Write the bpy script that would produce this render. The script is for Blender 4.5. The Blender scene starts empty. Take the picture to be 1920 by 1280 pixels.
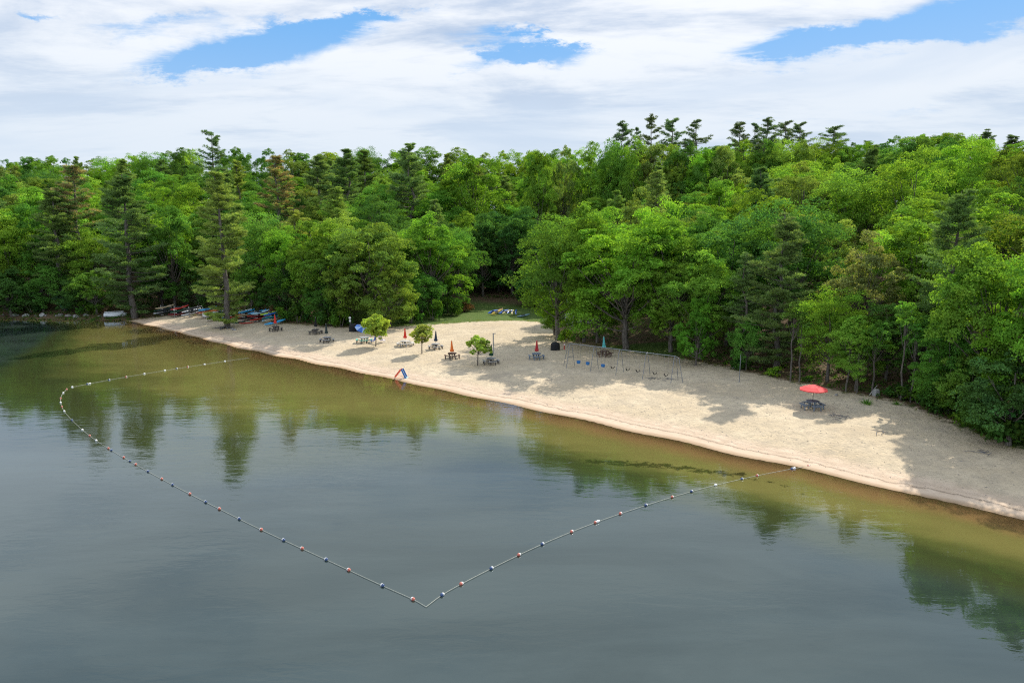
import bpy, math, random
import numpy as np
from mathutils import Vector, Matrix
R = math.radians
sc = bpy.context.scene
COL = sc.collection
rng = np.random.default_rng(7)
random.seed(7)

# ------------------------------------------------------------------ camera
CAM_H, PITCH, F = 18.0, R(9.0), 24.5 / 36 * 1920
cam_d = bpy.data.cameras.new('camera'); cam_d.lens = 24.5; cam_d.sensor_width = 36
cam_d.clip_start = 0.5; cam_d.clip_end = 8000
cam = bpy.data.objects.new('camera', cam_d); COL.objects.link(cam)
cam.location = (0, 0, CAM_H); cam.rotation_euler = (math.pi/2 - PITCH, 0, 0)
sc.camera = cam

# ------------------------------------------------------------------ sun, sky, exposure
SUN_EL, SUN_AZ = R(40), R(34)          # azimuth: right of straight ahead (+Y)
SUN_E, SKY_K = 4.3, 0.10
sd = Vector((math.sin(SUN_AZ)*math.cos(SUN_EL), math.cos(SUN_AZ)*math.cos(SUN_EL), math.sin(SUN_EL)))
sun_d = bpy.data.lights.new('sun', 'SUN'); sun_d.energy = SUN_E; sun_d.angle = R(0.6); sun_d.color = (1, .93, .82)
sun = bpy.data.objects.new('sun', sun_d); COL.objects.link(sun)
sun.rotation_euler = (-sd).to_track_quat('-Z', 'Y').to_euler()
sc.view_settings.view_transform = 'Standard'; sc.view_settings.look = 'None'
sc.view_settings.gamma = 1; sc.view_settings.exposure = 0.46
try: sc.cycles.max_bounces = 7; sc.cycles.diffuse_bounces = 3; sc.cycles.transparent_max_bounces = 8; sc.cycles.glossy_bounces = 3; sc.cycles.filter_width = 1.15; sc.cycles.use_denoising = False
except Exception: pass

class NT:
    """short-hand for building node trees"""
    def __init__(s, tree):
        s.t = tree; s.n = tree.nodes; s.n.clear()
    def N(s, typ, **kw):
        n = s.n.new(typ)
        for k, v in kw.items():
            if k.startswith('i_'):
                key = k[2:]; key = int(key) if key.isdigit() else key
                s.plug(n.inputs[key], v)
            else: setattr(n, k, v)
        return n
    def plug(s, inp, v):
        if isinstance(v, bpy.types.NodeSocket): s.t.links.new(v, inp)
        elif isinstance(v, (tuple, list)):
            inp.default_value = tuple(v) + ((1,) if len(v) == 3 and len(inp.default_value) == 4 else ())
        else: inp.default_value = v
    def M(s, op, a, b=0.0, c=0.0, clamp=False):
        n = s.n.new('ShaderNodeMath'); n.operation = op; n.use_clamp = clamp
        s.plug(n.inputs[0], a); s.plug(n.inputs[1], b)
        if len(n.inputs) > 2: s.plug(n.inputs[2], c)
        return n.outputs[0]
    def mix(s, f, a, b, blend='MIX'):
        n = s.n.new('ShaderNodeMix'); n.data_type = 'RGBA'; n.blend_type = blend
        s.plug(n.inputs[0], f); s.plug(n.inputs[6], a); s.plug(n.inputs[7], b)
        return n.outputs[2]
    def rng(s, v, a, b, c=0.0, d=1.0, smooth=True):
        n = s.n.new('ShaderNodeMapRange'); n.interpolation_type = 'SMOOTHSTEP' if smooth else 'LINEAR'
        s.plug(n.inputs[0], v); n.inputs[1].default_value = a; n.inputs[2].default_value = b
        n.inputs[3].default_value = c; n.inputs[4].default_value = d
        return n.outputs[0]
    def noise(s, vec, scale, detail=3, rough=.5, dist=0.0):
        n = s.n.new('ShaderNodeTexNoise'); s.plug(n.inputs['Vector'], vec)
        n.inputs['Scale'].default_value = scale; n.inputs['Detail'].default_value = detail
        n.inputs['Roughness'].default_value = rough; n.inputs['Distortion'].default_value = dist
        return n.outputs[0]
    def mapping(s, vec, scale=(1, 1, 1), rot=(0, 0, 0), loc=(0, 0, 0)):
        n = s.n.new('ShaderNodeMapping'); s.plug(n.inputs[0], vec)
        n.inputs['Scale'].default_value = scale; n.inputs['Rotation'].default_value = rot; n.inputs['Location'].default_value = loc
        return n.outputs[0]

W = bpy.data.worlds.new('World'); sc.world = W; W.use_nodes = True
w = NT(W.node_tree)
tc = w.N('ShaderNodeTexCoord').outputs['Generated']
sky = w.N('ShaderNodeTexSky', sky_type='NISHITA'); sky.sun_disc = False
sky.sun_elevation = SUN_EL; sky.sun_rotation = SUN_AZ; sky.air_density = 1.0; sky.dust_density = 1.0; sky.ozone_density = 2.0
blue = w.mix(1.0, sky.outputs[0], (SKY_K, SKY_K, SKY_K), 'MULTIPLY')
sx = w.N('ShaderNodeSeparateXYZ', i_0=tc)
X, Y, Z = sx.outputs
zz = w.M('ADD', w.M('MAXIMUM', Z, 0.0), 0.10)
px_ = w.M('DIVIDE', X, zz); py_ = w.M('DIVIDE', Y, zz)
cp = w.N('ShaderNodeCombineXYZ', i_0=px_, i_1=py_, i_2=0.0).outputs[0]
# cloud sheet: broad shape, wisps, small puffs
cpr = w.mapping(cp, scale=(0.55, 1.0, 1), rot=(0, 0, R(18)), loc=(3.1, 1.7, 0))
n1 = w.noise(cpr, 0.50, 7, .58, .5)
n2 = w.noise(w.mapping(cp, scale=(.5, 1.6, 1), rot=(0, 0, R(-20)), loc=(9, 4, 2)), 1.3, 8, .62, .7)
n3 = w.noise(w.mapping(cp, scale=(.8, 1.3, 1), rot=(0, 0, R(25)), loc=(5, 2, 7)), 4.2, 6, .66, .3)
dens = w.M('ADD', w.M('ADD', w.M('MULTIPLY', n1, 0.60), w.M('MULTIPLY', n2, 0.42)), w.M('MULTIPLY', n3, .16))
# openings of blue: centre and size in tangent units of bearing and height
fy = w.M('MAXIMUM', Y, 0.05)
uu = w.M('DIVIDE', X, fy); ww = w.M('DIVIDE', Z, fy)
def sky_uw(px, py):
    u, v = (px-960)/F, (py-640)/F
    yc, zc = math.cos(PITCH) - v*math.sin(PITCH), -(v*math.cos(PITCH) + math.sin(PITCH))
    return u/yc, zc/yc
wob = w.M('MULTIPLY', w.M('SUBTRACT', w.noise(w.N('ShaderNodeCombineXYZ', i_0=uu, i_1=w.M('MULTIPLY', ww, 2.2), i_2=0.0).outputs[0], 9.0, 8, .68), .5), .24)
uu2 = w.M('ADD', uu, wob); ww2 = w.M('ADD', ww, w.M('MULTIPLY', wob, .42))
hole = None
for (hx, hy, sxp, syp, amp, sl) in [(470, 92, 120, 27, .62, -.12), (255, 52, 90, 14, .30, -.10), (375, 122, 80, 14, .34, -.1), (980, 92, 78, 20, .64, .10), (590, 62, 60, 12, .35, 0),
                            (700, 33, 80, 9, .40, -.1), (1650, 62, 190, 22, .60, -.16), (1540, 75, 90, 14, .35, -.1), (1875, 22, 80, 30, .45, 0), (1600, 118, 120, 8, .22, -.05),
                            (880, 128, 60, 10, .25, -.1), (200, 212, 60, 14, .14, 0), (1400, 232, 110, 20, .30, 0), (1700, 215, 90, 12, .18, 0), (60, 35, 40, 8, .3, 0), (610, 190, 90, 8, .14, 0), (1180, 150, 60, 6, .14, .1)]:
    u0, w0 = sky_uw(hx, hy)
    du = w.M('SUBTRACT', uu2, u0); dw = w.M('SUBTRACT', ww2, w0)
    dw = w.M('ADD', dw, w.M('MULTIPLY', du, sl))
    a = w.M('MULTIPLY', du, F/sxp); b = w.M('MULTIPLY', dw, F/syp)
    g = w.M('MULTIPLY', w.M('EXPONENT', w.M('MULTIPLY', w.M('ADD', w.M('MULTIPLY', a, a), w.M('MULTIPLY', b, b)), -0.5)), amp)
    hole = g if hole is None else w.M('ADD', hole, g)
ahead = w.rng(Y, .15, .4)
hole = w.M('MULTIPLY', w.M('MULTIPLY', hole, ahead), w.rng(w.noise(w.mapping(cp, scale=(.6, 1.2, 1), rot=(0, 0, R(-35)), loc=(2, 6, 3)), 2.4, 7, .65, .8), .34, .62, .55, 1.15))
base = w.M('ADD', dens, w.rng(Z, 0.02, .9, .24, .02, False))
cover = w.rng(w.M('SUBTRACT', base, hole), .33, .66)
cloud_lum = w.rng(w.M('ADD', w.M('MULTIPLY', w.noise(w.mapping(cp, scale=(.7, 1.3, 1), rot=(0, 0, R(35)), loc=(1, 8, 5)), 1.1, 7, .6, .4), .75),
                      w.M('ADD', w.M('MULTIPLY', n2, .20), w.M('MULTIPLY', n3, .16))),   .43, .62)
ccol = w.mix(cloud_lum, (.47, .57, .73), (.91, .92, .94))
ccol = w.mix(w.rng(w.noise(w.mapping(cp, scale=(.7, 1.1, 1), rot=(0, 0, R(30)), loc=(4, 9, 1)), .55, 5, .55, .6), .46, .64, 0, .62), ccol, (.55, .66, .82))
ccol = w.mix(w.rng(Z, 0.08, .30, .70, 0), ccol, (.66, .74, .82))
ccol = w.mix(w.rng(Z, .40, .70, 0, .85), ccol, (1.0, 1.06, 1.16))
blue2 = w.mix(w.rng(Z, .05, .35, .55, 0), w.mix(.90, blue, (.13, .42, .84)), (.62, .75, .88))
final = w.mix(1.0, w.mix(cover, blue2, ccol), (.765, .785, .81), 'MULTIPLY')
try: W.cycles.sampling_method = 'NONE'
except Exception: pass
bg = w.N('ShaderNodeBackground', i_0=final, i_1=1.0)
w.N('ShaderNodeOutputWorld', i_0=bg.outputs[0])

# ------------------------------------------------------------------ geometry of the shore
def ray(px, py):
    u, v = (px-960)/F, (py-640)/F
    return np.array([u, math.cos(PITCH) - v*math.sin(PITCH), -(v*math.cos(PITCH) + math.sin(PITCH))])
def plane(px, py, z=0.0):
    d = ray(px, py); t = (z-CAM_H)/d[2]
    return (d[0]*t, d[1]*t)
def project(x, y, z):
    dz = z-CAM_H
    dep = y*math.cos(PITCH) - dz*math.sin(PITCH)
    return 960 + F*x/dep, 640 + F*(-dz*math.cos(PITCH) - y*math.sin(PITCH))/dep

shore = [(-900, 330), (-400, 215), (-210, 166)] + [plane(*p) for p in
    [(0, 597), (90, 598), (180, 599), (225, 600), (262, 607), (310, 617), (350, 626), (410, 641), (480, 659), (560, 676), (650, 694), (750, 713), (860, 736),
     (1000, 766), (1100, 789), (1200, 812), (1300, 836), (1400, 859), (1500, 881), (1600, 903), (1700, 926), (1800, 948), (1920, 974)]] + [(46, 31), (75, 8), (140, -45), (400, -260)]
edge = [(-900, 334), (-400, 219), (-210, 170)] + [plane(px, py, 1.4) for px, py in
    [(0, 589), (150, 590), (235, 589), (270, 585), (330, 580), (420, 584), (470, 588), (530, 598), (600, 606), (650, 611), (700, 606), (760, 596),
     (840, 584), (900, 578), (960, 575), (1015, 576), (1045, 598), (1055, 628), (1090, 640), (1180, 654), (1300, 672), (1400, 692), (1480, 708),
     (1560, 725), (1680, 748), (1730, 762), (1800, 792), (1860, 812), (1920, 834)]] + [(64, 46), (98, 20), (165, -30), (430, -240)]
sandedge = [(-900, 333), (-400, 217.5), (-210, 168.5)] + [plane(px, py, 1.3) for px, py in
    [(0, 593), (150, 593), (235, 590), (270, 588), (330, 585), (420, 590), (470, 596), (530, 604), (600, 608), (650, 613), (710, 614), (760, 612), (850, 607), (930, 603), (1010, 604),
     (1040, 620), (1050, 636), (1090, 646), (1180, 660), (1300, 676), (1400, 697), (1480, 714),
     (1560, 729), (1680, 752), (1730, 766), (1800, 796), (1860, 816), (1920, 838)]] + [(62, 44), (96, 18), (163, -32), (428, -242)]
def smooth_poly(p):
    p = np.array(p, float)
    for _ in range(2):
        q = [p[0]]
        for a, b in zip(p[:-1], p[1:]): q += [a*.75+b*.25, a*.25+b*.75]
        q.append(p[-1]); p = np.array(q)
    return p
shore, edge, sandedge = smooth_poly(shore), smooth_poly(edge), smooth_poly(sandedge)
def sdist(poly, x, y):
    x = np.asarray(x, float).ravel(); y = np.asarray(y, float).ravel()
    best = np.full(x.shape, 1e18); 
    for a, b in zip(poly[:-1], poly[1:]):
        ab = b-a; t = np.clip(((x-a[0])*ab[0] + (y-a[1])*ab[1])/(ab @ ab), 0, 1)
        best = np.minimum(best, (x-a[0]-t*ab[0])**2 + (y-a[1]-t*ab[1])**2)
    ring = np.vstack([poly, [3000, -900], [3000, 3000], [-3000, 3000], [-3000, 420]])
    ins = np.zeros(x.shape, bool); n = len(ring)
    for i in range(n):
        x1, y1 = ring[i]; x2, y2 = ring[(i+1) % n]
        if y1 == y2: continue
        c = ((y1 > y) != (y2 > y)) & (x < (x2-x1)*(y-y1)/(y2-y1)+x1)
        ins ^= c
    return np.where(ins, 1, -1)*np.sqrt(best)
def shore_d(x, y):
    x = np.asarray(x, float).ravel(); y = np.asarray(y, float).ravel()
    return sdist(shore, x, y) + .30*np.sin(x*.23+y*.11+.6) + .20*np.sin(x*.51-y*.37) + .10*np.sin(x*1.3+y*.9+2*np.sin(x*.2))
def height(x, y, d=None, e=None):
    x = np.asarray(x, float).ravel(); y = np.asarray(y, float).ravel()
    d = shore_d(x, y) if d is None else d
    e = sdist(edge, x, y) if e is None else e
    wig = .35*np.sin(x*.21+y*.13)+.25*np.sin(x*.37-y*.29+1.3)
    dd = d
    tt = np.clip((x+34)/42, 0, 1); t2 = np.clip((x+98)/42, 0, 1); d0 = (25-16.5*tt*tt*(3-2*tt))*(.16+.84*t2*t2*(3-2*t2))                      # where the shelf drops off
    off = np.maximum(-dd, 0); g_ = np.clip((off/d0-.75)/1.1, 0, 1)
    h = np.where(dd > 0, 1.6*(1-np.exp(-np.maximum(dd, 0)/15)), -(.95*(1-np.exp(-off/(d0*.75))) + 2.4*g_*g_*(3-2*g_) + .004*off))
    ee = np.maximum(e, 0)
    h = h + 25*(1-np.exp(-(ee/72)**1.5)) + .5*np.sin(x*.08+1)*np.sin(y*.07)*np.clip(ee/20, 0, 1)
    h = h + .03*wig*np.clip(d, 0, 1)
    return h
def gz(x, y): return float(height(x, y)[0])
def at(px, py):
    """the spot on the ground seen at a place in the photograph"""
    d = ray(px, py); t0 = None; t = 20.0; prev = t
    ts = np.arange(20, 420, .5)
    hs = height(d[0]*ts, d[1]*ts)
    below = (CAM_H + d[2]*ts) < np.maximum(hs, 0)
    i = int(np.argmax(below)) if below.any() else len(ts)-1
    a, b = ts[max(i-1, 0)], ts[i]
    for _ in range(12):
        m = (a+b)/2
        if CAM_H + d[2]*m < max(gz(d[0]*m, d[1]*m), 0): b = m
        else: a = m
    x, y = d[0]*b, d[1]*b
    return Vector((x, y, gz(x, y)))

# ------------------------------------------------------------------ materials
MAT = {}
def mat(name):
    m = bpy.data.materials.new(name); m.use_nodes = True; MAT[name] = m
    return m, NT(m.node_tree)
def simple(name, col, rough=.7, metal=0.0, var=.18, scale=6.0, wear=None, spec=.3):
    m, t = mat(name)
    oc = t.N('ShaderNodeTexCoord').outputs['Object']
    n = t.noise(oc, scale, 4, .6)
    c = t.mix(1.0, col, t.N('ShaderNodeCombineXYZ', i_0=t.rng(n, .2, .8, 1-var, 1+var), i_1=t.rng(n, .2, .8, 1-var, 1+var), i_2=t.rng(n, .2, .8, 1-var, 1+var)).outputs[0], 'MULTIPLY')
    if wear: c = t.mix(t.rng(t.noise(oc, scale*2.5, 5, .7), .55, .7, 0, .6), c, wear)
    b = t.N('ShaderNodeBsdfPrincipled'); t.plug(b.inputs['Base Color'], c)
    b.inputs['Roughness'].default_value = rough; b.inputs['Metallic'].default_value = metal
    b.inputs['Specular IOR Level'].default_value = spec
    t.N('ShaderNodeOutputMaterial', i_0=b.outputs[0])
    return m
def leafy(name, transl=.45, gloss=.0):
    m, t = mat(name)
    oi = t.N('ShaderNodeObjectInfo')
    at_ = t.N('ShaderNodeAttribute', attribute_name='tint')
    c = t.mix(1.0, oi.outputs['Color'], at_.outputs['Color'], 'MULTIPLY')
    d = t.N('ShaderNodeBsdfDiffuse', i_0=c)
    tr = t.N('ShaderNodeBsdfTranslucent', i_0=t.mix(1.0, c, (1.25, 1.2, .45), 'MULTIPLY'))
    mx = t.N('ShaderNodeMixShader', i_0=transl, i_1=d.outputs[0], i_2=tr.outputs[0])
    t.N('ShaderNodeOutputMaterial', i_0=mx.outputs[0])
    return m
leafy('leaf'); leafy('needle', .34)
m, t = mat('bark')
oc = t.N('ShaderNodeTexCoord').outputs['Object']
n = t.noise(t.mapping(oc, scale=(4, 4, .6)), 2.2, 5, .65)
c = t.mix(t.rng(n, .3, .7), (.055, .045, .036), (.19, .17, .15))
b = t.N('ShaderNodeBsdfPrincipled', i_0=c); b.inputs['Roughness'].default_value = .9
bp = t.N('ShaderNodeBump'); bp.inputs['Strength'].default_value = .6; bp.inputs['Distance'].default_value = .05
t.plug(bp.inputs['Height'], n); t.plug(b.inputs['Normal'], bp.outputs[0])
t.N('ShaderNodeOutputMaterial', i_0=b.outputs[0])

# ground: sand, grass and forest floor on one sheet
m, t = mat('ground')
pos = t.N('ShaderNodeNewGeometry').outputs['Position']
A = t.N('ShaderNodeAttribute', attribute_name='zones')
sep = t.N('ShaderNodeSeparateColor', i_0=A.outputs['Color'])
inland = t.N('ShaderNodeAttribute', attribute_name='shore_m').outputs['Fac']     # metres from the waterline
eg = t.N('ShaderNodeAttribute', attribute_name='edge_m').outputs['Fac']          # metres into the grass / forest floor
nb = t.noise(pos, .16, 4, .6); nm = t.noise(pos, .9, 5, .65); nf = t.noise(pos, 5.0, 4, .7); nff = t.noise(pos, 22, 3, .7)
dry = t.mix(t.rng(nb, .3, .7), (.50, .405, .275), (.60, .50, .355))
dry = t.mix(t.rng(nm, .38, .66, 0, .62), dry, (.40, .335, .245))
dry = t.mix(t.rng(t.noise(pos, .38, 5, .68), .54, .68, 0, .5), dry, (.34, .29, .225))
dry = t.mix(t.rng(nf, .52, .70, 0, .6), dry, (.28, .235, .17))
dry = t.mix(t.rng(nff, .60, .75, 0, .5), dry, (.16, .12, .085))
pink = t.mix(t.rng(nm, .3, .7), (.60, .475, .355), (.52, .40, .29))
jig = t.M('ADD', inland, t.M('MULTIPLY', t.M('SUBTRACT', nm, .5), 2.0))
sand = t.mix(t.rng(jig, 2.2, 4.5, 1, 0), dry, pink)
# wrack lines: broken strings of twigs and needles left by the waves
shp = t.N('ShaderNodeCombineXYZ', i_0=inland, i_1=t.M('MULTIPLY', nb, 3.0), i_2=0.0).outputs[0]
def band(c0, wd_, thr, strength):
    z = t.M('ABSOLUTE', t.M('SUBTRACT', t.M('ADD', inland, t.M('MULTIPLY', t.M('SUBTRACT', nm, .5), .9)), c0))
    f = t.M('MULTIPLY', t.rng(z, 0, wd_, 1, 0), t.rng(nff, thr-.08, thr+.05))
    return t.M('MULTIPLY', f, strength)
sand = t.mix(band(1.55, .22, .50, .85), sand, (.10, .07, .05))
sand = t.mix(band(2.3, .5, .56, .55), sand, (.12, .085, .06))
sand = t.mix(band(3.4, .8, .60, .4), sand, (.16, .12, .08))
sand = t.mix(t.rng(t.M('ADD', inland, t.M('MULTIPLY', t.M('SUBTRACT', nm, .5), .8)), .1, .9, .8, 0), sand, (.30, .20, .115))          # wet lip
# lake bed
bed = t.mix(t.rng(nb, .3, .7), (.42, .26, .12), (.48, .31, .15))
bed = t.mix(t.rng(t.noise(t.mapping(pos, scale=(.5, 1, 1), rot=(0, 0, R(-30))), .8, 5, .7), .45, .72, 0, .55), bed, (.17, .14, .05))
bed = t.mix(t.rng(nf, .70, .80, 0, .8), bed, (.06, .05, .02))
bed = t.mix(t.rng(t.M('ADD', sep.outputs[2], t.M('MULTIPLY', t.M('SUBTRACT', nf, .5), 1.4)), .45, .7), bed, (.018, .016, .008))
sand = t.mix(t.rng(inland, -.25, .1, 1, 0), sand, bed)
grass = t.mix(t.rng(nf, .35, .7), (.055, .11, .022), (.13, .17, .045))
grass = t.mix(t.rng(nm, .55, .8, 0, .6), grass, (.26, .21, .12))
floor = t.mix(t.rng(nf, .35, .7), (.10, .065, .04), (.21, .145, .09))
floor = t.mix(t.rng(nm, .52, .66), floor, (.055, .095, .022))
gf = t.rng(t.M('ADD', eg, t.M('MULTIPLY', t.M('SUBTRACT', nm, .5), 5.5)), -.5, .6)
inl = t.mix(t.rng(sep.outputs[1], .3, .7), floor, grass)
col = t.mix(gf, sand, inl)
b = t.N('ShaderNodeBsdfPrincipled', i_0=col); b.inputs['Roughness'].default_value = .95; b.inputs['Specular IOR Level'].default_value = .1
vor = t.N('ShaderNodeTexVoronoi'); t.plug(vor.inputs['Vector'], pos); vor.inputs['Scale'].default_value = 2.2
hgt = t.M('ADD', t.M('MULTIPLY', t.rng(vor.outputs['Distance'], 0, .45), .55), t.M('MULTIPLY', nf, .9))
hgt = t.M('ADD', hgt, t.M('MULTIPLY', nm, 1.2))
bp = t.N('ShaderNodeBump'); bp.inputs['Distance'].default_value = .11
t.plug(bp.inputs['Strength'], t.rng(inland, .8, 4, .15, .9)); t.plug(bp.inputs['Height'], hgt); t.plug(b.inputs['Normal'], bp.outputs[0])
t.N('ShaderNodeOutputMaterial', i_0=b.outputs[0])

# lake water: clear over the shallows, its own green body with depth, a rippled reflecting skin
m, t = mat('lake_water')
pos = t.N('ShaderNodeNewGeometry').outputs['Position']
depth = t.N('ShaderNodeAttribute', attribute_name='depth').outputs['Fac']
big = t.noise(pos, .05, 3, .5)
r1 = t.noise(t.mapping(pos, scale=(.55, 1.5, 1), rot=(0, 0, R(12))), 1.0, 4, .55, .4)
r2 = t.noise(t.mapping(pos, scale=(.7, 1.6, 1), rot=(0, 0, R(-14))), 3.2, 3, .5)
r3 = t.noise(t.mapping(pos, scale=(.22, .42, 1), rot=(0, 0, R(8))), .45, 2, .5)
hh = t.M('ADD', t.M('MULTIPLY', r1, .6), t.M('MULTIPLY', r2, .07)); hh = t.M('ADD', hh, t.M('MULTIPLY', r3, 2.0))
bp = t.N('ShaderNodeBump'); bp.inputs['Distance'].default_value = .028
t.plug(bp.inputs['Strength'], t.rng(big, .35, .65, .35, .9)); t.plug(bp.inputs['Height'], hh)
dj = t.M('ADD', depth, t.M('MULTIPLY', t.M('SUBTRACT', t.noise(t.mapping(pos, scale=(.6, 1.3, 1)), .16, 5, .6), .5), t.rng(depth, .2, 1.2, .1, .9)))
offm = t.M('ADD', t.N('ShaderNodeAttribute', attribute_name='off_m').outputs['Fac'], t.M('MULTIPLY', t.M('SUBTRACT', t.noise(t.mapping(pos, scale=(1, 1, 1)), .35, 4, .6), .5), 1.6))
body = t.mix(t.rng(offm, .9, 4.2), (.47, .27, .115), (.255, .230, .070))
body = t.mix(t.rng(dj, .45, .90), body, (.098, .106, .030))
body = t.mix(t.rng(dj, .75, 1.5), body, (.040, .049, .017))
body = t.mix(t.rng(dj, 1.7, 3.0), body, t.mix(t.rng(t.noise(t.mapping(pos, scale=(.45, 1.4, 1), rot=(0, 0, R(10))), .09, 5, .65, .6), .36, .64), (.018, .029, .021), (.030, .044, .036)))  # light and dark wind streaks of the surface painted into the deep colour
wd = t.N('ShaderNodeAttribute', attribute_name='weed').outputs['Fac']
body = t.mix(t.rng(t.M('ADD', wd, t.M('MULTIPLY', t.M('SUBTRACT', t.noise(pos, 1.6, 5, .75), .5), 2.2)), .42, .70, 0, .8), body, (.022, .024, .010))
df = t.N('ShaderNodeBsdfDiffuse', i_0=body)
tr = t.N('ShaderNodeBsdfTransparent', i_0=t.mix(t.rng(depth, 0, .8), (.97, .92, .80), (.62, .60, .30)))
opac = t.M('SUBTRACT', 1.0, t.M('EXPONENT', t.M('MULTIPLY', depth, -1.6)))
inner = t.N('ShaderNodeMixShader', i_0=opac, i_1=tr.outputs[0], i_2=df.outputs[0])
gl = t.N('ShaderNodeBsdfGlossy', i_0=(.80, .90, 1), i_1=.008); t.plug(gl.inputs['Normal'], bp.outputs[0])
fr = t.N('ShaderNodeFresnel'); fr.inputs['IOR'].default_value = 1.75; t.plug(fr.inputs['Normal'], bp.outputs[0])
ms = t.N('ShaderNodeMixShader', i_0=fr.outputs[0], i_1=inner.outputs[0], i_2=gl.outputs[0])
t.N('ShaderNodeOutputMaterial', i_0=ms.outputs[0])

# ------------------------------------------------------------------ object helpers
def tag(o, label=None, cat=None, group=None, kind=None):
    if label: o['label'] = label
    if cat: o['category'] = cat
    if group: o['group'] = group
    if kind: o['kind'] = kind
    return o
def mesh_np(name, V, Fc, mats, smooth=False, tint=None, midx=None):
    me = bpy.data.meshes.new(name); V = np.asarray(V, np.float32); Fc = np.asarray(Fc, np.int32); k = Fc.shape[1]
    me.vertices.add(len(V)); me.vertices.foreach_set('co', V.ravel())
    me.loops.add(Fc.size); me.loops.foreach_set('vertex_index', Fc.ravel())
    me.polygons.add(len(Fc)); me.polygons.foreach_set('loop_start', np.arange(0, Fc.size, k, dtype=np.int32))
    if smooth: me.polygons.foreach_set('use_smooth', np.ones(len(Fc), bool))
    if midx is not None: me.polygons.foreach_set('material_index', np.asarray(midx, np.int32))
    me.update(calc_edges=True)
    if tint is not None:
        a = me.color_attributes.new('tint', 'FLOAT_COLOR', 'POINT')
        a.data.foreach_set('color', np.hstack([tint, np.ones((len(V), 1))]).astype(np.float32).ravel())
    for mm in (mats if isinstance(mats, (list, tuple)) else [mats]): me.materials.append(mm)
    return me
def link(name, me, parent=None):
    o = bpy.data.objects.new(name, me); COL.objects.link(o)
    if parent is not None: o.parent = parent
    return o
def empty(name, loc, rz=0.0, label=None, cat=None, group=None):
    o = bpy.data.objects.new(name, None); COL.objects.link(o); o.location = loc; o.rotation_euler = (0, 0, rz)
    return tag(o, label, cat, group)

class MB:
    """collects simple solids; build() joins them into one mesh"""
    def __init__(s): s.v = []; s.f = []
    def add(s, vs, fs):
        o = len(s.v); s.v += [tuple(p) for p in vs]; s.f += [tuple(i+o for i in f) for f in fs]; return s
    def box(s, c, size, rot=None, bev=.0):
        x, y, z = [q/2 for q in size]
        vs = [Vector((a*x, b*y, c_*z)) for a in (-1, 1) for b in (-1, 1) for c_ in (-1, 1)]
        if rot: 
            Rm = Matrix.Rotation(rot[2], 3, 'Z') @ Matrix.Rotation(rot[1], 3, 'Y') @ Matrix.Rotation(rot[0], 3, 'X')
            vs = [Rm @ p for p in vs]
        c = Vector(c)
        return s.add([p+c for p in vs], [(0, 1, 3, 2), (4, 6, 7, 5), (0, 4, 5, 1), (2, 3, 7, 6), (0, 2, 6, 4), (1, 5, 7, 3)])
    def beam(s, a, b, w_, h_):
        a, b = Vector(a), Vector(b); d = b-a
        q = d.to_track_quat('X', 'Z'); L = d.length/2
        vs = [(a+b)/2 + q @ Vector((i*L, j*w_/2, k*h_/2)) for i in (-1, 1) for j in (-1, 1) for k in (-1, 1)]
        return s.add(vs, [(0, 1, 3, 2), (4, 6, 7, 5), (0, 4, 5, 1), (2, 3, 7, 6), (0, 2, 6, 4), (1, 5, 7, 3)])
    def tube(s, pts, rad, n=8):
        pts = [Vector(p) for p in pts]; rr = rad if isinstance(rad, (list, tuple)) else [rad]*len(pts)
        rings = []; up = None
        for i, p in enumerate(pts):
            d = (pts[min(i+1, len(pts)-1)] - pts[max(i-1, 0)]).normalized()
            if up is None: up = d.orthogonal().normalized()
            up = (up - d*up.dot(d)).normalized(); sd_ = d.cross(up)
            rings.append([p + (up*math.cos(a*2*math.pi/n) + sd_*math.sin(a*2*math.pi/n))*rr[i] for a in range(n)])
        vs = [p for r in rings for p in r]; fs = []
        for i in range(len(rings)-1):
            for a in range(n):
                b_ = (a+1) % n; fs.append((i*n+a, i*n+b_, (i+1)*n+b_, (i+1)*n+a))
        fs.append(tuple(range(n-1, -1, -1))); k = (len(rings)-1)*n; fs.append(tuple(range(k, k+n)))
        return s.add(vs, fs)
    def lathe(s, prof, n=16, c=(0, 0, 0), star=0.0, lobes=8, sx=1, sy=1):
        vs = []; fs = []
        for (r, z) in prof:
            for a in range(n):
                an = a*2*math.pi/n; r2 = r*(1+star*math.cos(an*lobes))
                vs.append((c[0]+r2*math.cos(an)*sx, c[1]+r2*math.sin(an)*sy, c[2]+z))
        for i in range(len(prof)-1):
            for a in range(n):
                b_ = (a+1) % n; fs.append((i*n+a, i*n+b_, (i+1)*n+b_, (i+1)*n+a))
        fs.append(tuple(range(n-1, -1, -1))); k = (len(prof)-1)*n; fs.append(tuple(range(k, k+n)))
        return s.add(vs, fs)
    def build(s, name, material, parent=None, smooth=False, bevel=0.0):
        me = bpy.data.meshes.new(name); me.from_pydata(s.v, [], s.f); me.update()
        me.materials.append(material)
        if smooth: me.polygons.foreach_set('use_smooth', [True]*len(me.polygons))
        o = link(name, me, parent)
        if bevel:
            bm = o.modifiers.new('bevel', 'BEVEL'); bm.width = bevel; bm.segments = 2; bm.limit_method = 'ANGLE'
        return o

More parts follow.
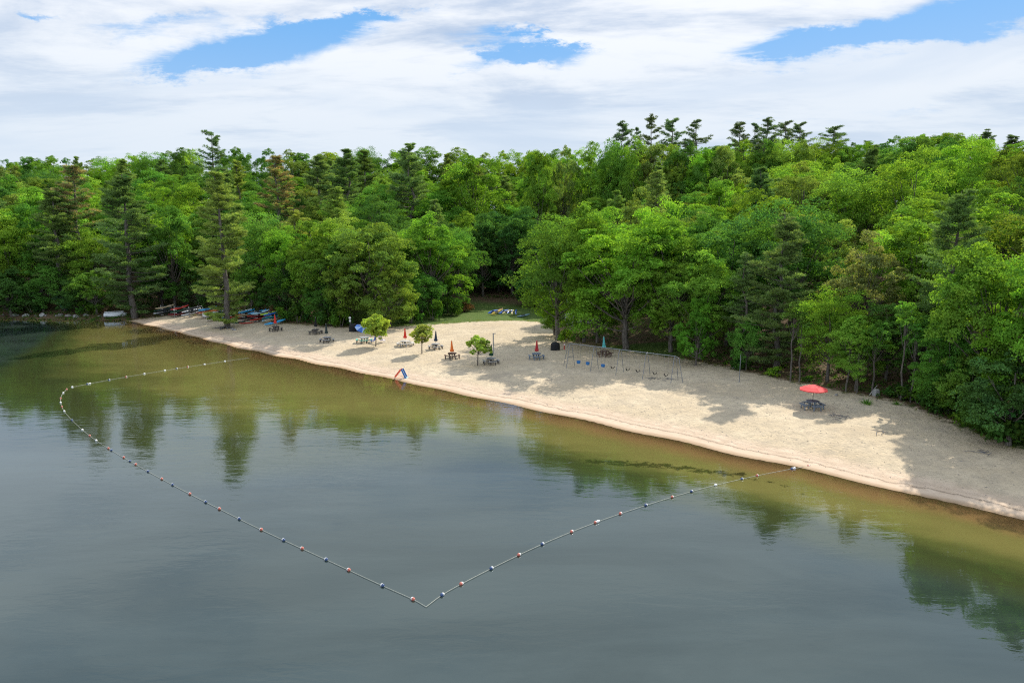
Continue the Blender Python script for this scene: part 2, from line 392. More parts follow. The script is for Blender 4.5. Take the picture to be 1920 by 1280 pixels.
# ------------------------------------------------------------------ ground and water sheets
def axis(segs):
    out = [segs[0][0]]
    for a, b, st in segs:
        n = max(1, int(round((b-a)/st))); out += list(np.linspace(a, b, n+1)[1:])
    return np.array(out)
xs = axis([(-4000, -900, 300), (-900, -300, 30), (-300, -150, 6), (-150, -112, 2), (-112, 66, .75), (66, 120, 3), (120, 300, 10), (300, 900, 40), (900, 4000, 300)])
ys = axis([(-2500, -300, 200), (-300, -20, 20), (-20, 26, 4), (26, 175, .75), (175, 300, 4), (300, 900, 40), (900, 6000, 400)])
GX, GY = np.meshgrid(xs, ys); gx, gy = GX.ravel(), GY.ravel()
dS = shore_d(gx, gy); dE = sdist(edge, gx, gy); dG = sdist(sandedge, gx, gy)
hh_ = height(gx, gy, dS, dE)
near = (np.abs(dS) < 40)
hh_ = hh_ + np.where((dS > 3) & (dE < 0), .035*np.sin(gx*1.7+np.sin(gy*1.1))*np.sin(gy*2.1+gx*.4), 0)
nx, ny = len(xs), len(ys)
idx = np.arange(nx*ny).reshape(ny, nx)
quads = np.stack([idx[:-1, :-1], idx[:-1, 1:], idx[1:, 1:], idx[1:, :-1]], -1).reshape(-1, 4)
ground_me = mesh_np('ground', np.stack([gx, gy, hh_], 1), quads, MAT['ground'], smooth=True)
def fattr(me, name, vals):
    a = me.attributes.new(name, 'FLOAT', 'POINT'); a.data.foreach_set('value', np.asarray(vals, np.float32))
fattr(ground_me, 'shore_m', np.clip(dS, -60, 60)); fattr(ground_me, 'edge_m', np.clip(dG, -30, 30))
# grass zone in the clearing and behind the swings; sunken weed drift on the bed
gc = plane(880, 592, 1.4)
grassz = np.exp(-(((gx-gc[0])/26)**2 + ((gy-gc[1])/22)**2)**2)
gc2 = plane(1200, 655, 1.6); grassz = np.maximum(grassz, np.exp(-(((gx-gc2[0])/12)**2 + ((gy-gc2[1])/5)**2)**2))
gc3 = plane(1880, 815, 1.4); grassz = np.maximum(grassz, np.exp(-(((gx-gc3[0])/8)**2 + ((gy-gc3[1])/5)**2)**2))
weed = np.zeros_like(gx)
wl = [plane(*p, -.5) for p in [(1105, 876), (1180, 880), (1260, 886), (1330, 896), (1390, 902), (1450, 918), (1500, 935)]]
for i in range(len(wl)-1):
    a, b = np.array(wl[i]), np.array(wl[i+1]); ab = b-a
    tt = np.clip(((gx-a[0])*ab[0]+(gy-a[1])*ab[1])/(ab@ab), 0, 1)
    dd = np.hypot(gx-a[0]-tt*ab[0], gy-a[1]-tt*ab[1])
    weed = np.maximum(weed, np.exp(-(dd/(.75 if i < 4 else .5))**2)*(.85 if i < 4 else .6))
za = ground_me.color_attributes.new('zones', 'FLOAT_COLOR', 'POINT')
za.data.foreach_set('color', np.stack([0*gx, grassz, weed, 0*gx+1], 1).astype(np.float32).ravel())
tag(link('ground', ground_me), kind='structure', label='sandy beach, grass and forest floor of the lake shore')
keep = (dS[quads] < 2.5).any(1)
used = np.unique(quads[keep]); remap = -np.ones(nx*ny, int); remap[used] = np.arange(len(used))
water_me = mesh_np('lake_water', np.stack([gx[used], gy[used], 0*gx[used]], 1), remap[quads[keep]], MAT['lake_water'], smooth=True)
fattr(water_me, 'depth', np.clip(-hh_[used], 0, 5)); fattr(water_me, 'weed', weed[used]); fattr(water_me, 'off_m', np.clip(-dS[used], 0, 80))
tag(link('lake_water', water_me), kind='structure', label='calm lake water, green in the shallows and slate blue farther out')

# ------------------------------------------------------------------ trees
def unit(v): return v/np.maximum(np.linalg.norm(v, axis=-1, keepdims=True), 1e-9)
def sph(n, r): return unit(r.normal(size=(n, 3)))
def leaf_faces(P, Nrm, size, asp, r, tri=False):
    """one small face per point, facing roughly along Nrm"""
    n = len(P); a = unit(np.cross(Nrm, unit(r.normal(size=(n, 3))))); b = np.cross(Nrm, a)
    sz = (size*(.7+.6*r.random(n)))[:, None]
    if tri:
        V = np.stack([P-a*sz*asp*.5, P+a*sz*asp*.5, P+b*sz], 1); k = 3
    else:
        bend = Nrm*sz*.18
        V = np.stack([P-b*sz*.55, P+a*sz*asp*.5-bend, P+b*sz*.55, P-a*sz*asp*.5-bend], 1); k = 4
    return V.reshape(-1, 3), np.arange(n*k).reshape(n, k)
def limb(mb_v, mb_f, a, b, r0, r1, r, k=5, sag=.0, seg=3):
    a, b = np.array(a, float), np.array(b, float); d = b-a; L = np.linalg.norm(d)+1e-9; d /= L
    s1 = unit(np.cross(d, [.31, .77, .2])); s2 = np.cross(d, s1); base = len(mb_v); m = 0
    for i in range(seg+1):
        f = i/seg; p = a + (b-a)*f + np.array([0, 0, 1.])*sag*L*math.sin(f*math.pi) + (s1*r.normal()+s2*r.normal())*L*.014*(0 < i < seg)
        rad = r0+(r1-r0)*f
        for q in range(k):
            an = q*2*math.pi/k; mb_v.append(p+(s1*math.cos(an)+s2*math.sin(an))*rad)
        if i:
            for q in range(k):
                q2 = (q+1) % k; o = base+(i-1)*k
                mb_f.append((o+q, o+q2, o+k+q2, o+k+q))
def broadleaf(seed, H=18, Rr=6, base=4, lobes=30, lobe_r=2.0, leaf=.225, clumps=15, per=64, round_=1.0, open_=.0, tw=None):
    r = np.random.default_rng(seed); cz = (H+base)/2; hz = (H-base)/2
    LC, n_try = [], 0
    while len(LC) < lobes and n_try < 4000:
        n_try += 1
        d = sph(1, r)[0]; 
        if d[2] < -.93: continue
        wide = 1.0 - .30*max(d[2], 0)**2 - .10*max(-d[2], 0)
        rad = (.58+.36*r.random()) if r.random() < .8 else .3*r.random()+.1
        p = np.array([d[0]*Rr*wide*rad, d[1]*Rr*wide*rad, d[2]*(hz)*(rad*.9+.06)])
        if all(np.linalg.norm((p-q)/np.array([1, 1, .8])) > lobe_r*.72 for q in LC): LC.append(p)
    V, Fc, T, nv = [], [], [], 0
    tv, tf = [], []
    tw = tw or Rr*.045+.06
    top = np.array([r.normal()*.3, r.normal()*.3, H-hz*.55])
    limb(tv, tf, (0, 0, -.6), (top[0]*.3, top[1]*.3, base+hz*.3), tw*1.25, tw*.75, r, 7, seg=4)
    limb(tv, tf, (top[0]*.3, top[1]*.3, base+hz*.3), top, tw*.75, tw*.2, r, 6, seg=4)
    for p in LC:
        c = p+np.array([0, 0, cz]); lr = lobe_r*(.55+.8*r.random())
        f = np.clip((c[2]-base)/(H-base)*.62, .02, .8)
        zt = base*.75 + (top[2]-base)*f
        limb(tv, tf, (top[0]*.3, top[1]*.3, zt), c-np.array([0, 0, lr*.3]), tw*.34, .03, r, 4, sag=-.06)
        lt = 1+.12*r.normal(); hue = r.normal()*.06
        out = unit(c-np.array([0, 0, cz-hz*.5]))
        for _ in range(clumps):
            d = unit(sph(1, r)[0]+out*.55+np.array([0, 0, .45])); cc = c+d*lr*np.array([1, 1, .85])*(.50+.75*r.random())
            cr = lr*(.36+.22*r.random()); n = int(per*(.7+.6*r.random())); 
            dd = sph(n, r)+np.array([0, 0, .35])+d*.5; dd = unit(dd)
            P = cc+dd*cr*np.array([1, 1, .62])*(.55+.55*r.random((n, 1)))
            if open_: 
                kk = r.random(n) > open_; P, dd = P[kk], dd[kk]
            Nn = unit(dd*.8+r.normal(size=P.shape)*.55+np.array([0, 0, .25]))
            v, f_ = leaf_faces(P, Nn, leaf*(1+.0*d[0]), .8, r)
            V.append(v); Fc.append(f_+nv); nv += len(v)
            ct = lt*(1+.10*r.normal()); jt = ct*(1+.16*r.normal(size=len(P)))
            tt = np.stack([jt*(1+hue*.6+.03*r.normal()), jt, jt*(1-hue)], 1); T.append(np.repeat(tt, 4, 0))
    crown = mesh_np('crown', np.vstack(V), np.vstack(Fc), MAT['leaf'], tint=np.clip(np.vstack(T), .3, 2))
    trunk = mesh_np('trunk', np.array(tv), np.array(tf), MAT['bark'], smooth=True)
    return dict(crown=crown, trunk=trunk, H=H, R=Rr)
def pine(seed, H=24, Rr=4.5, bare=.12, step=.72, per=95, sparse=0.0, topex=.62, brown=0.0, jit=.6):
    r = np.random.default_rng(seed); V, Fc, T, nv = [], [], [], 0; tv, tf = [], []
    tw = H*.014+.05
    lean = r.normal(size=2)*.25
    limb(tv, tf, (0, 0, -.6), (lean[0], lean[1], H-.3), tw*1.2, .05, r, 7, seg=7)
    z = H*bare; BR = []
    while z < H-.4:
        f = (z-H*bare)/(H*(1-bare))
        env = (min(1, .50+1.9*f) if f < .25 else (1-(f-.25)/.75)**topex)*Rr
        for b in range(r.integers(3, 6)):
            if r.random() < sparse: continue
            an = r.random()*2*math.pi; L = max(.5, env*(1.15-jit*r.random()))
            up = .06+.30*f + r.normal()*.06
            BR.append((z+r.normal()*.15, an, L, up, f))
        z += step*(.75+.5*r.random())*(1-.35*f)
    for (z, an, L, up, f) in BR:
        d = np.array([math.cos(an), math.sin(an), 0.]); side = np.array([-d[1], d[0], 0.])
        o = np.array([lean[0]*z/H, lean[1]*z/H, z]); tip = o+d*L+np.array([0, 0, up*L])
        limb(tv, tf, o, tip, .035+.012*L, .012, r, 4, sag=-.05, seg=2)
        n_t = int(3+L*2.4); lt = 1+.14*r.normal()
        for k in range(n_t):
            s = .22+.80*(k+r.random())/n_t if L > 1.2 else .1+.9*r.random()
            wsp = (.12+.42*math.sin(min(s, 1)*math.pi*.8))*min(L, 3.2)*.5
            c = o+(tip-o)*s+side*r.uniform(-1, 1)*wsp+np.array([0, 0, .12*L*s*s+.05+r.normal()*.07])
            n = int(per*(.6+.5*r.random())/ (2.1)); cr = .34+.16*r.random()
            dd = sph(n, r)+np.array([0, 0, .55])+d*.45; dd = unit(dd)
            P = c+dd*cr*np.array([1.25, 1.25, .36])*r.random((n, 1))**.5
            ax = unit(dd+d*.5+np.array([0, 0, .35])+r.normal(size=P.shape)*.35)
            Nn = unit(np.cross(ax, r.normal(size=P.shape))*.6+np.array([0, 0, .75])+r.normal(size=P.shape)*.3)
            a = unit(np.cross(Nn, ax)); b = ax; sz = (.30*(.7+.6*r.random(n)))[:, None]
            v = np.stack([P-a*sz*.20, P+a*sz*.20, P+b*sz], 1).reshape(-1, 3)
            V.append(v); Fc.append(np.arange(3*n).reshape(n, 3)+nv); nv += 3*n
            jt = lt*(1+.16*r.normal(size=n)); tt = np.stack([jt, jt, jt], 1)
            if brown and r.random() < brown*(.35+.9*f if f > .35 else .2): tt = tt*np.array([1.9, 1.0, 1.5])
            T.append(np.repeat(tt, 3, 0))
    crown = mesh_np('crown', np.vstack(V), np.vstack(Fc), MAT['needle'], tint=np.clip(np.vstack(T), .2, 6))
    trunk = mesh_np('trunk', np.array(tv), np.array(tf), MAT['bark'], smooth=True)
    return dict(crown=crown, trunk=trunk, H=H, R=Rr)

PROTO = {
    'maple': [broadleaf(11, 18, 6, 1.6, 38, 1.9), broadleaf(12, 18, 6, 1.0, 44, 1.75), broadleaf(13, 18, 5.6, 2.4, 34, 2.1, open_=.12), broadleaf(14, 18, 6.4, 1.4, 50, 1.6), broadleaf(15, 18, 5.0, 1.6, 46, 1.5), broadleaf(16, 18, 5.4, 1.2, 40, 1.8, open_=.2)],
    'oak': [broadleaf(21, 17, 6.6, 3.4, 44, 1.55, leaf=.21, clumps=14, per=60, open_=.15), broadleaf(22, 17, 6.8, 1.6, 54, 1.45, leaf=.20, clumps=14, per=60), broadleaf(23, 17, 6.2, 2.6, 40, 1.7, leaf=.21, clumps=14, per=60)],
    'feathery': [broadleaf(31, 17, 5.2, 2.0, 64, 1.15, leaf=.18, clumps=13, per=52, open_=.25), broadleaf(32, 17, 5.0, 3.0, 58, 1.2, leaf=.18, clumps=13, per=52, open_=.3)],
    'low': [broadleaf(41, 10, 4.6, .6, 34, 1.3, leaf=.21, clumps=12, per=58), broadleaf(42, 10, 4.2, .9, 30, 1.4, leaf=.21, clumps=12, per=58)],
    'pine': [pine(51, 24, 4.6, .05, .85, 120), pine(52, 24, 4.2, .12, .9, 120, sparse=.12), pine(53, 24, 5.0, .05, .85, 120, sparse=.05), pine(54, 24, 4.8, .08, .95, 120, sparse=.15, topex=.5)],
    'thinpine': [pine(61, 24, 4.4, .55, 1.25, 85, sparse=.1, topex=.5, jit=.85), pine(62, 24, 4.4, .58, 1.15, 85, sparse=.1, topex=.62, jit=.8), pine(63, 24, 4.4, .5, 1.35, 85, sparse=.12, topex=.42, jit=.95), pine(64, 24, 4.4, .5, 1.2, 85, sparse=.2, topex=.7, jit=.9)],
    'brownpine': [pine(71, 24, 4.6, .14, .95, 110, sparse=.2, brown=.55)],
    'spindly': [broadleaf(81, 14, 2.6, 7.5, 14, 1.05, leaf=.24, clumps=9, per=34, open_=.2), broadleaf(82, 14, 2.2, 8.0, 10, 1.0, leaf=.24, clumps=9, per=34, open_=.3)],
}
COLS = {  # base leaf colours
    'bright green': (.215, .400, .052), 'mid green': (.145, .305, .055), 'deep green': (.098, .220, .052), 'yellow-green': (.255, .415, .055),
    'olive green': (.190, .295, .055), 'pale green': (.230, .355, .085), 'dark blue-green': (.150, .235, .125), 'dull green': (.195, .320, .110),
    'brown-green': (.245, .275, .090), 'light needle green': (.285, .400, .115)}
KINDWORD = {'maple': 'leafy', 'oak': 'spreading', 'feathery': 'feathery', 'low': 'low bushy', 'pine': 'pine', 'thinpine': 'sparse pine', 'brownpine': 'pine', 'spindly': 'thin-trunked'}
TREES = []
def plant(kind, x, y, H, Rr, colour, variant=None, row='', label=None, group=None, cval=None):
    P = PROTO[kind]; p = P[(variant if variant is not None else int(rng.integers(len(P)))) % len(P)]
    z = gz(x, y)-.15
    nm = 'pine_tree' if 'pine' in kind else ('young_tree' if kind == 'spindly' else 'leafy_tree')
    o = empty(nm, (x, y, z), rng.random()*6.283)
    s = Rr/p['R']; o.scale = (s*(1+.08*rng.normal()), s*(1+.08*rng.normal()), H/p['H'])
    tr_ = link('trunk', p['trunk'], o); cr = link('crown', p['crown'], o)
    c = np.array(cval or COLS[colour])*(1+.09*rng.normal())*np.array([1+.08*rng.normal(), 1, 1+.1*rng.normal()])
    cr.color = (*np.clip(c, .01, .5), 1)
    top = project(x, y, z+H)
    TREES.append(dict(o=o, kind=kind, x=x, y=y, px=top[0], H=H, R=Rr, colour=colour, row=row, label=label, group=group, e=float(sdist(edge, x, y)[0])))
    return o
def plant_px(kind, px, dist, topy, halfw, colour, variant=None, **kw):
    """a tree dist metres out whose top and half-width are measured in the photograph"""
    d = ray(px, topy+60); x, y = d[0]/d[1]*dist, dist
    rt = ray(px, topy); ztop = CAM_H + rt[2]/rt[1]*y
    H = ztop-gz(x, y); Rr = halfw/F*dist
    return plant(kind, x, y, H, Rr, colour, variant, **kw)

HAND = [  # kind, column, distance, top row, half width, colour
    # left shore
    ('maple', 12, 150, 392, 62, 'yellow-green', 0), ('low', 20, 145, 500, 48, 'deep green', 0), ('maple', 66, 152, 372, 50, 'mid green', 1), ('low', 78, 147, 492, 44, 'mid green', 1),
    ('brownpine', 139, 153, 308, 62, 'dull green', 0), ('pine', 100, 149, 352, 52, 'dull green', 1), ('low', 150, 146, 520, 36, 'deep green', 0), ('maple', 178, 151, 430, 42, 'bright green', 2),
    ('pine', 236, 143, 322, 64, 'dull green', 2), ('low', 180, 145, 505, 34, 'mid green', 1), ('maple', 318, 150, 376, 50, 'mid green', 1), ('maple', 345, 155, 420, 44, 'bright green', 0), ('low', 300, 152, 470, 40, 'deep green', 0),
    ('pine', 411, 126, 318, 56, 'light needle green', 0), ('low', 372, 150, 500, 34, 'deep green', 1), ('maple', 480, 146, 402, 48, 'mid green', 2), ('low', 470, 141, 498, 40, 'mid green', 0), ('low', 530, 138, 500, 40, 'deep green', 1),
    ('maple', 545, 138, 408, 54, 'bright green', 3), ('maple', 600, 131, 404, 56, 'bright green', 1), ('low', 606, 128, 505, 40, 'mid green', 0), ('maple', 692, 124, 400, 84, 'olive green', 3), ('low', 730, 121, 500, 44, 'olive green', 0), ('low', 655, 125, 480, 46, 'olive green', 1), ('maple', 650, 129, 430, 56, 'mid green', 0),
    ('pine', 630, 150, 348, 46, 'light needle green', 1),
    ('maple', 808, 137, 398, 58, 'bright green', 0), ('low', 790, 134, 510, 44, 'mid green', 1), ('maple', 858, 146, 430, 42, 'mid green', 2), ('low', 840, 141, 530, 34, 'mid green', 0),
    ('maple', 905, 163, 392, 46, 'deep green', 1), ('maple', 960, 165, 372, 56, 'deep green', 3), ('low', 935, 168, 500, 36, 'deep green', 1), ('low', 1000, 166, 505, 38, 'deep green', 0),
    # right of the clearing
    ('maple', 1046, 106, 408, 72, 'mid green', 2), ('maple', 1098, 104, 380, 66, 'bright green', 0), ('low', 1040, 111, 542, 36, 'bright green', 1),
    ('maple', 1178, 98, 382, 108, 'bright green', 3), ('maple', 1262, 95, 432, 74, 'bright green', 1), ('low', 1120, 103, 520, 46, 'bright green', 1),
    ('maple', 1320, 90, 470, 66, 'bright green', 0), ('low', 1306, 86, 560, 42, 'bright green', 0),
    ('pine', 1466, 82, 396, 76, 'dull green', 2), ('pine', 1400, 86, 470, 40, 'dull green', 1), ('low', 1400, 83, 590, 30, 'mid green', 1),
    ('feathery', 1622, 79, 425, 76, 'brown-green', 0), ('maple', 1560, 76, 540, 56, 'bright green', 2), ('maple', 1610, 72, 590, 48, 'bright green', 0), ('maple', 1668, 74, 560, 52, 'mid green', 1),
    ('pine', 1800, 72, 352, 78, 'dull green', 2), ('maple', 1722, 72, 560, 60, 'mid green', 3), ('maple', 1898, 60, 424, 118, 'bright green', 3), ('maple', 1790, 63, 590, 66, 'mid green', 1),
    ('low', 1830, 60, 660, 66, 'mid green', 0), ('low', 1905, 54, 650, 84, 'deep green', 1), ('maple', 1990, 55, 470, 110, 'bright green', 1), ('low', 1764, 66, 665, 40, 'mid green', 1),
    ('low', 1120, 122, 560, 40, 'mid green', 0), ('low', 1085, 130, 545, 40, 'deep green', 1), ('low', 1170, 118, 560, 34, 'deep green', 0), ('low', 1010, 152, 500, 40, 'deep green', 0), ('low', 985, 170, 490, 40, 'deep green', 1), ('low', 895, 166, 505, 36, 'deep green', 0), ('low', 950, 174, 480, 40, 'deep green', 1), ('low', 1045, 142, 500, 40, 'deep green', 1),
    # second rank
    ('feathery', 1210, 122, 345, 62, 'pale green', 0), ('feathery', 1300, 118, 390, 50, 'pale green', 1), ('maple', 1380, 108, 400, 60, 'mid green', 1), ('maple', 1540, 104, 385, 60, 'pale green', 3),
    ('oak', 1430, 116, 352, 60, 'bright green', 0), ('oak', 1700, 100, 375, 66, 'yellow-green', 2), ('feathery', 1560, 98, 440, 50, 'pale green', 0), ('oak', 1880, 98, 330, 74, 'mid green', 0),
    ('brownpine', 520, 175, 290, 52, 'dull green', 0), ('maple', 60, 176, 342, 60, 'bright green', 1), ('maple', 888, 190, 283, 62, 'bright green', 1),
]
for (k, px, dist, ty, hw, colr, var) in HAND:
    plant_px(k, px, dist, ty, hw, colr, var, row='front')
# skyline pines
for (px, ty, hw, dist) in [(402, 248, 30, 205), (1166, 228, 26, 196), (1192, 237, 18, 203), (1219, 217, 29, 198), (1256, 220, 27, 200), (1305, 222, 33, 196), (1384, 226, 26, 198),
                           (1412, 229, 24, 204), (1436, 221, 30, 197), (1466, 226, 27, 202), (1494, 228, 24, 199), (1556, 236, 32, 196), (1624, 262, 16, 206), (1849, 241, 36, 168), (1893, 251, 30, 176),
                           (150, 291, 20, 212), (648, 277, 44, 190), (600, 287, 38, 196), (685, 280, 34, 205), (765, 268, 44, 186)]:
    tp_ = px in (402, 1624) or 1100 < px < 1600
    plant_px('thinpine' if tp_ else 'pine', px, dist, ty, hw*(1.15 if px == 402 else 1.3 if tp_ else 1.1), 'dark blue-green' if px > 1000 or px == 402 else 'dull green', row='skyline')

for i_, (px, ty) in enumerate([(1010, 277), (1060, 276), (1108, 274), (1150, 268), (1182, 264), (1215, 262), (1250, 260), (1285, 262), (1322, 268), (1360, 268), (1396, 265), (1432, 262), (1468, 264), (1502, 262), (1540, 262), (1580, 266), (1618, 268)]):
    plant_px(['maple', 'oak', 'maple'][i_ % 3], px, 184+(i_*7) % 9, ty, 34+(i_*5) % 9, ['bright green', 'mid green', 'yellow-green', 'pale green'][(i_*3) % 4], row='skyline')
# young trees with thin trunks along the beach edge
for (px, dist, ty, hw, col_) in [(1488, 77, 560, 22, 'mid green'), (1503, 76.5, 580, 18, 'mid green'), (1592, 71.5, 600, 22, 'bright green'), (1612, 71, 610, 20, 'bright green'), (1640, 70.5, 600, 24, 'mid green'),
                                 (1700, 68, 560, 24, 'mid green'), (1716, 67, 600, 20, 'mid green'), (1745, 67, 590, 26, 'mid green'), (536, 137, 480, 12, 'deep green'), (586, 132, 500, 12, 'deep green')]:
    plant_px('spindly', px, dist, ty, hw, col_, row='front')

SKY = [(-200, 300), (0, 303), (35, 288), (90, 286), (130, 300), (200, 296), (300, 282), (400, 276), (450, 268), (550, 279), (620, 280), (700, 274), (780, 266), (850, 272), (960, 277), (1040, 277), (1100, 275),
       (1160, 268), (1230, 262), (1300, 270), (1400, 266), (1500, 262), (1600, 267), (1650, 258), (1690, 249), (1750, 243), (1800, 249), (1850, 262), (1920, 266), (2200, 270)]
def skyrow(px): return float(np.interp(px, [a for a, _ in SKY], [b for _, b in SKY]))
# the wood on the slope
pts = [(q['x'], q['y'], q['R']) for q in TREES]
cand = rng.random((60000, 2))*np.array([520, 420])+np.array([-290, 20])
ce = sdist(edge, cand[:, 0], cand[:, 1])
n_fill = 0
okc = (ce > 3.5) & (ce < 122) & (cand[:, 1] > 30); cand, ce = cand[okc], ce[okc]
cg = height(cand[:, 0], cand[:, 1], e=ce)
for (cx_, cy_), e_, g0 in zip(cand, ce, cg):
    p0 = project(cx_, cy_, g0+12)
    if not (-90 < p0[0] < (2010 if cy_ > 75 else 2500)): continue
    gap = 7.2 if e_ < 14 else (8.8 if e_ < 60 else 9.8)
    if any((cx_-a)**2+(cy_-b)**2 < (gap if c_ < 7 else gap*1.05)**2 for a, b, c_ in pts): continue
    ridge = e_ > 96
    pinep = .20 if p0[0] < 1000 else .10
    rr = rng.random()
    kind = 'pine' if rr < pinep and not ridge else ('maple' if rr < .55 else ('oak' if rr < .86 else 'feathery'))
    if kind == 'pine': H, Rr, cc_ = rng.uniform(20, 25), rng.uniform(4.0, 5.0), ('dull green' if rng.random() < .6 else 'light needle green')
    else:
        H, Rr = rng.uniform(15.5, 20), rng.uniform(5.3, 7.2)
        cc_ = rng.choice(['bright green', 'mid green', 'deep green', 'yellow-green', 'olive green', 'pale green'], p=([.34, .22, .08, .12, .12, .12] if p0[0] > 1000 else [.24, .34, .16, .07, .11, .08]))
    tp = project(cx_, cy_, g0+H); lim = skyrow(tp[0])+rng.uniform(0, 5)
    if ridge or tp[1] < lim:
        rt = ray(tp[0], lim + (0 if ridge else rng.uniform(2, 10))); H2 = CAM_H+rt[2]/rt[1]*cy_-g0
        H = min(max(H2, 7), 24)
    plant(str(kind), cx_, cy_, H, Rr*min(1, H/14), str(cc_), row='skyline' if ridge else ('edge' if e_ < 16 else 'slope'))
    pts.append((cx_, cy_, Rr)); n_fill += 1
print('fill trees', n_fill, 'all', len(TREES))

# labels for the wood: look, then where it stands
LM = [(-400, 'the rocky shore'), (95, 'the rust-tinged pine'), (190, 'the white rowboat'), (270, 'the maroon kayak'), (340, 'the white kayaks'), (395, 'the tall shore pine'), (450, 'the blue kayaks'),
      (500, 'the light blue kayak'), (555, 'the black umbrella'), (630, 'the blue ground canopy'), (735, 'the scarlet umbrella'), (790, 'the navy umbrella'), (835, 'the orange umbrella'), (890, 'the grey shower post'),
      (960, 'the crimson umbrella'), (1025, 'the covered grill'), (1075, 'the bucket swings'), (1150, 'the swing frame'), (1220, 'the belt swings'), (1300, 'the fallen log'), (1370, 'the lone beach post'),
      (1440, 'the fern bush'), (1500, 'the open red umbrella'), (1575, 'the twig heap'), (1625, 'the square stump'), (1690, 'the grass tuft'), (1760, 'the narrowing beach'), (1850, 'the leafy bank')]
def landmark(px):
    r_ = LM[0][1]
    for a, b in LM:
        if px >= a: r_ = b
    return r_
def size_word(q):
    if 'pine' in q['kind']: return 'tall' if q['H'] > 22 else ('medium' if q['H'] > 17 else 'short')
    return 'large' if q['R'] > 6.4 else ('medium' if q['R'] > 5.0 else 'small')
ROWT = {'front': 'at the shore edge by', 'edge': 'in the wood edge behind', 'slope': 'on the slope above', 'skyline': 'on the skyline above'}
bins = {}
for q in TREES:
    cw = {'light needle green': 'light green'}.get(q['colour'], q['colour'])
    row = ROWT[q['row']]
    if q['row'] == 'slope': row = 'low on the slope above' if q['e'] < 38 else ('midway up the slope above' if q['e'] < 66 else 'high on the slope above')
    if q['kind'] == 'brownpine': cw = 'rust-and-green'
    kw = KINDWORD[q['kind']] + ('' if 'pine' in q['kind'] else ' tree')
    key = f"{size_word(q)} {cw} {kw} {row} {landmark(q['px'])}"
    bins.setdefault(key, []).append(q)
for key, qs in bins.items():
    qs.sort(key=lambda q: q['y'])
    names = [''] if len(qs) == 1 else (['nearer ', 'farther '] if len(qs) == 2 else ['nearest ', 'middle ', 'farthest '] if len(qs) == 3 else ['nearest ', 'second nearest ', 'third nearest ', 'fourth nearest ', 'fifth nearest ', 'sixth nearest '])
    for q, nmx in zip(qs, names + ['']*9):
        tag(q['o'], nmx+key, 'pine tree' if 'pine' in q['kind'] else 'tree',
            'pine trees of the wooded shore' if 'pine' in q['kind'] else ('young trees at the edge of the sand' if q['kind'] == 'spindly' else 'leafy trees of the wooded shore'))

# ------------------------------------------------------------------ undergrowth and shrubs
def leaf_cloud(centres, rad, per, size, colr, name, r, flat=.7):
    V, T = [], []
    n = len(centres)*per
    c = np.repeat(centres, per, 0); rr_ = np.repeat(rad, per)
    dd = unit(sph(n, r)+np.array([0, 0, .4])); P = c+dd*rr_[:, None]*np.array([1, 1, flat])*(r.random((n, 1))**.4)
    Nn = unit(dd+r.normal(size=P.shape)*.6+np.array([0, 0, .3]))
    v, f_ = leaf_faces(P, Nn, size, .75, r)
    jt = np.repeat(.75+.5*r.random(len(centres)), per)*(1+.18*r.normal(size=n)); hue = np.repeat(r.normal(size=len(centres))*.12, per)
    tt = np.stack([jt*(1+hue), jt, jt*(1-hue)], 1)
    me = mesh_np(name, v, f_, MAT['leaf'], tint=np.repeat(np.clip(tt, .2, 2), 4, 0))
    return me
C = rng.random((90000, 2))*np.array([270, 180])+np.array([-150, 22])
ce = sdist(edge, C[:, 0], C[:, 1])
gcx = np.array(gc); inclear = (np.abs(C[:, 0]-gc[0]) < 21) & (np.abs(C[:, 1]-gc[1]) < 24)
sw = (np.abs(C[:, 0]-gc2[0]) < 11) & (C[:, 1] > gc2[1]-4) & (C[:, 1] < gc2[1]+9)
pxc = 960+F*C[:, 0]/np.maximum(C[:, 1], 1)
ok = (ce > -.2) & (ce < 13) & ~inclear & ~sw & (rng.random(len(C)) < np.where((pxc > 1720) | (pxc < 560), .75, .50)*np.where(ce < 4, .8, .5)) & (pxc > -60) & (pxc < 2000)
C = C[ok]; print('undergrowth', len(C))
Cr = .28+.45*rng.random(len(C))*np.where(pxc[ok] > 1720, 1.25, 1.0)*np.where(ce[ok] < 1.2, .6, 1)
C3 = np.stack([C[:, 0], C[:, 1], height(C[:, 0], C[:, 1])+Cr*.5], 1)
ug = link('undergrowth', leaf_cloud(C3, Cr, 16, .20, None, 'undergrowth', rng))
ug.color = (.085, .185, .030, 1); tag(ug, kind='stuff', label='low leafy undergrowth and ferns along the foot of the wood')
# thin grass fringe where sand meets the wood
G = rng.random((40000, 2))*np.array([200, 150])+np.array([-110, 28]); gs = sdist(sandedge, G[:, 0], G[:, 1])
G = G[(gs > -.7) & (gs < 2.2) & (rng.random(len(G)) < .9)]; n = len(G); print('grass', n)
gz_ = height(G[:, 0], G[:, 1]); k = 7; Pn = np.repeat(np.stack([G[:, 0], G[:, 1], gz_], 1), k, 0)+rng.normal(size=(n*k, 3))*np.array([.18, .18, 0])
an = rng.random(n*k)*6.283; sd2 = np.stack([np.cos(an), np.sin(an), 0*an], 1)*.02; tip = Pn+np.stack([rng.normal(size=n*k)*.06, rng.normal(size=n*k)*.06, .12+.18*rng.random(n*k)], 1)
gv = np.stack([Pn-sd2, Pn+sd2, tip], 1).reshape(-1, 3); jt = .7+.7*rng.random(n*k)
gm = mesh_np('grass', gv, np.arange(3*n*k).reshape(-1, 3), MAT['leaf'], tint=np.repeat(np.stack([jt*(1.1+.5*rng.random(n*k)), jt, jt], 1), 3, 0))
go = link('grass', gm); go.color = (.14, .22, .04, 1); tag(go, kind='stuff', label='short grass tufts where the sand meets the wood')

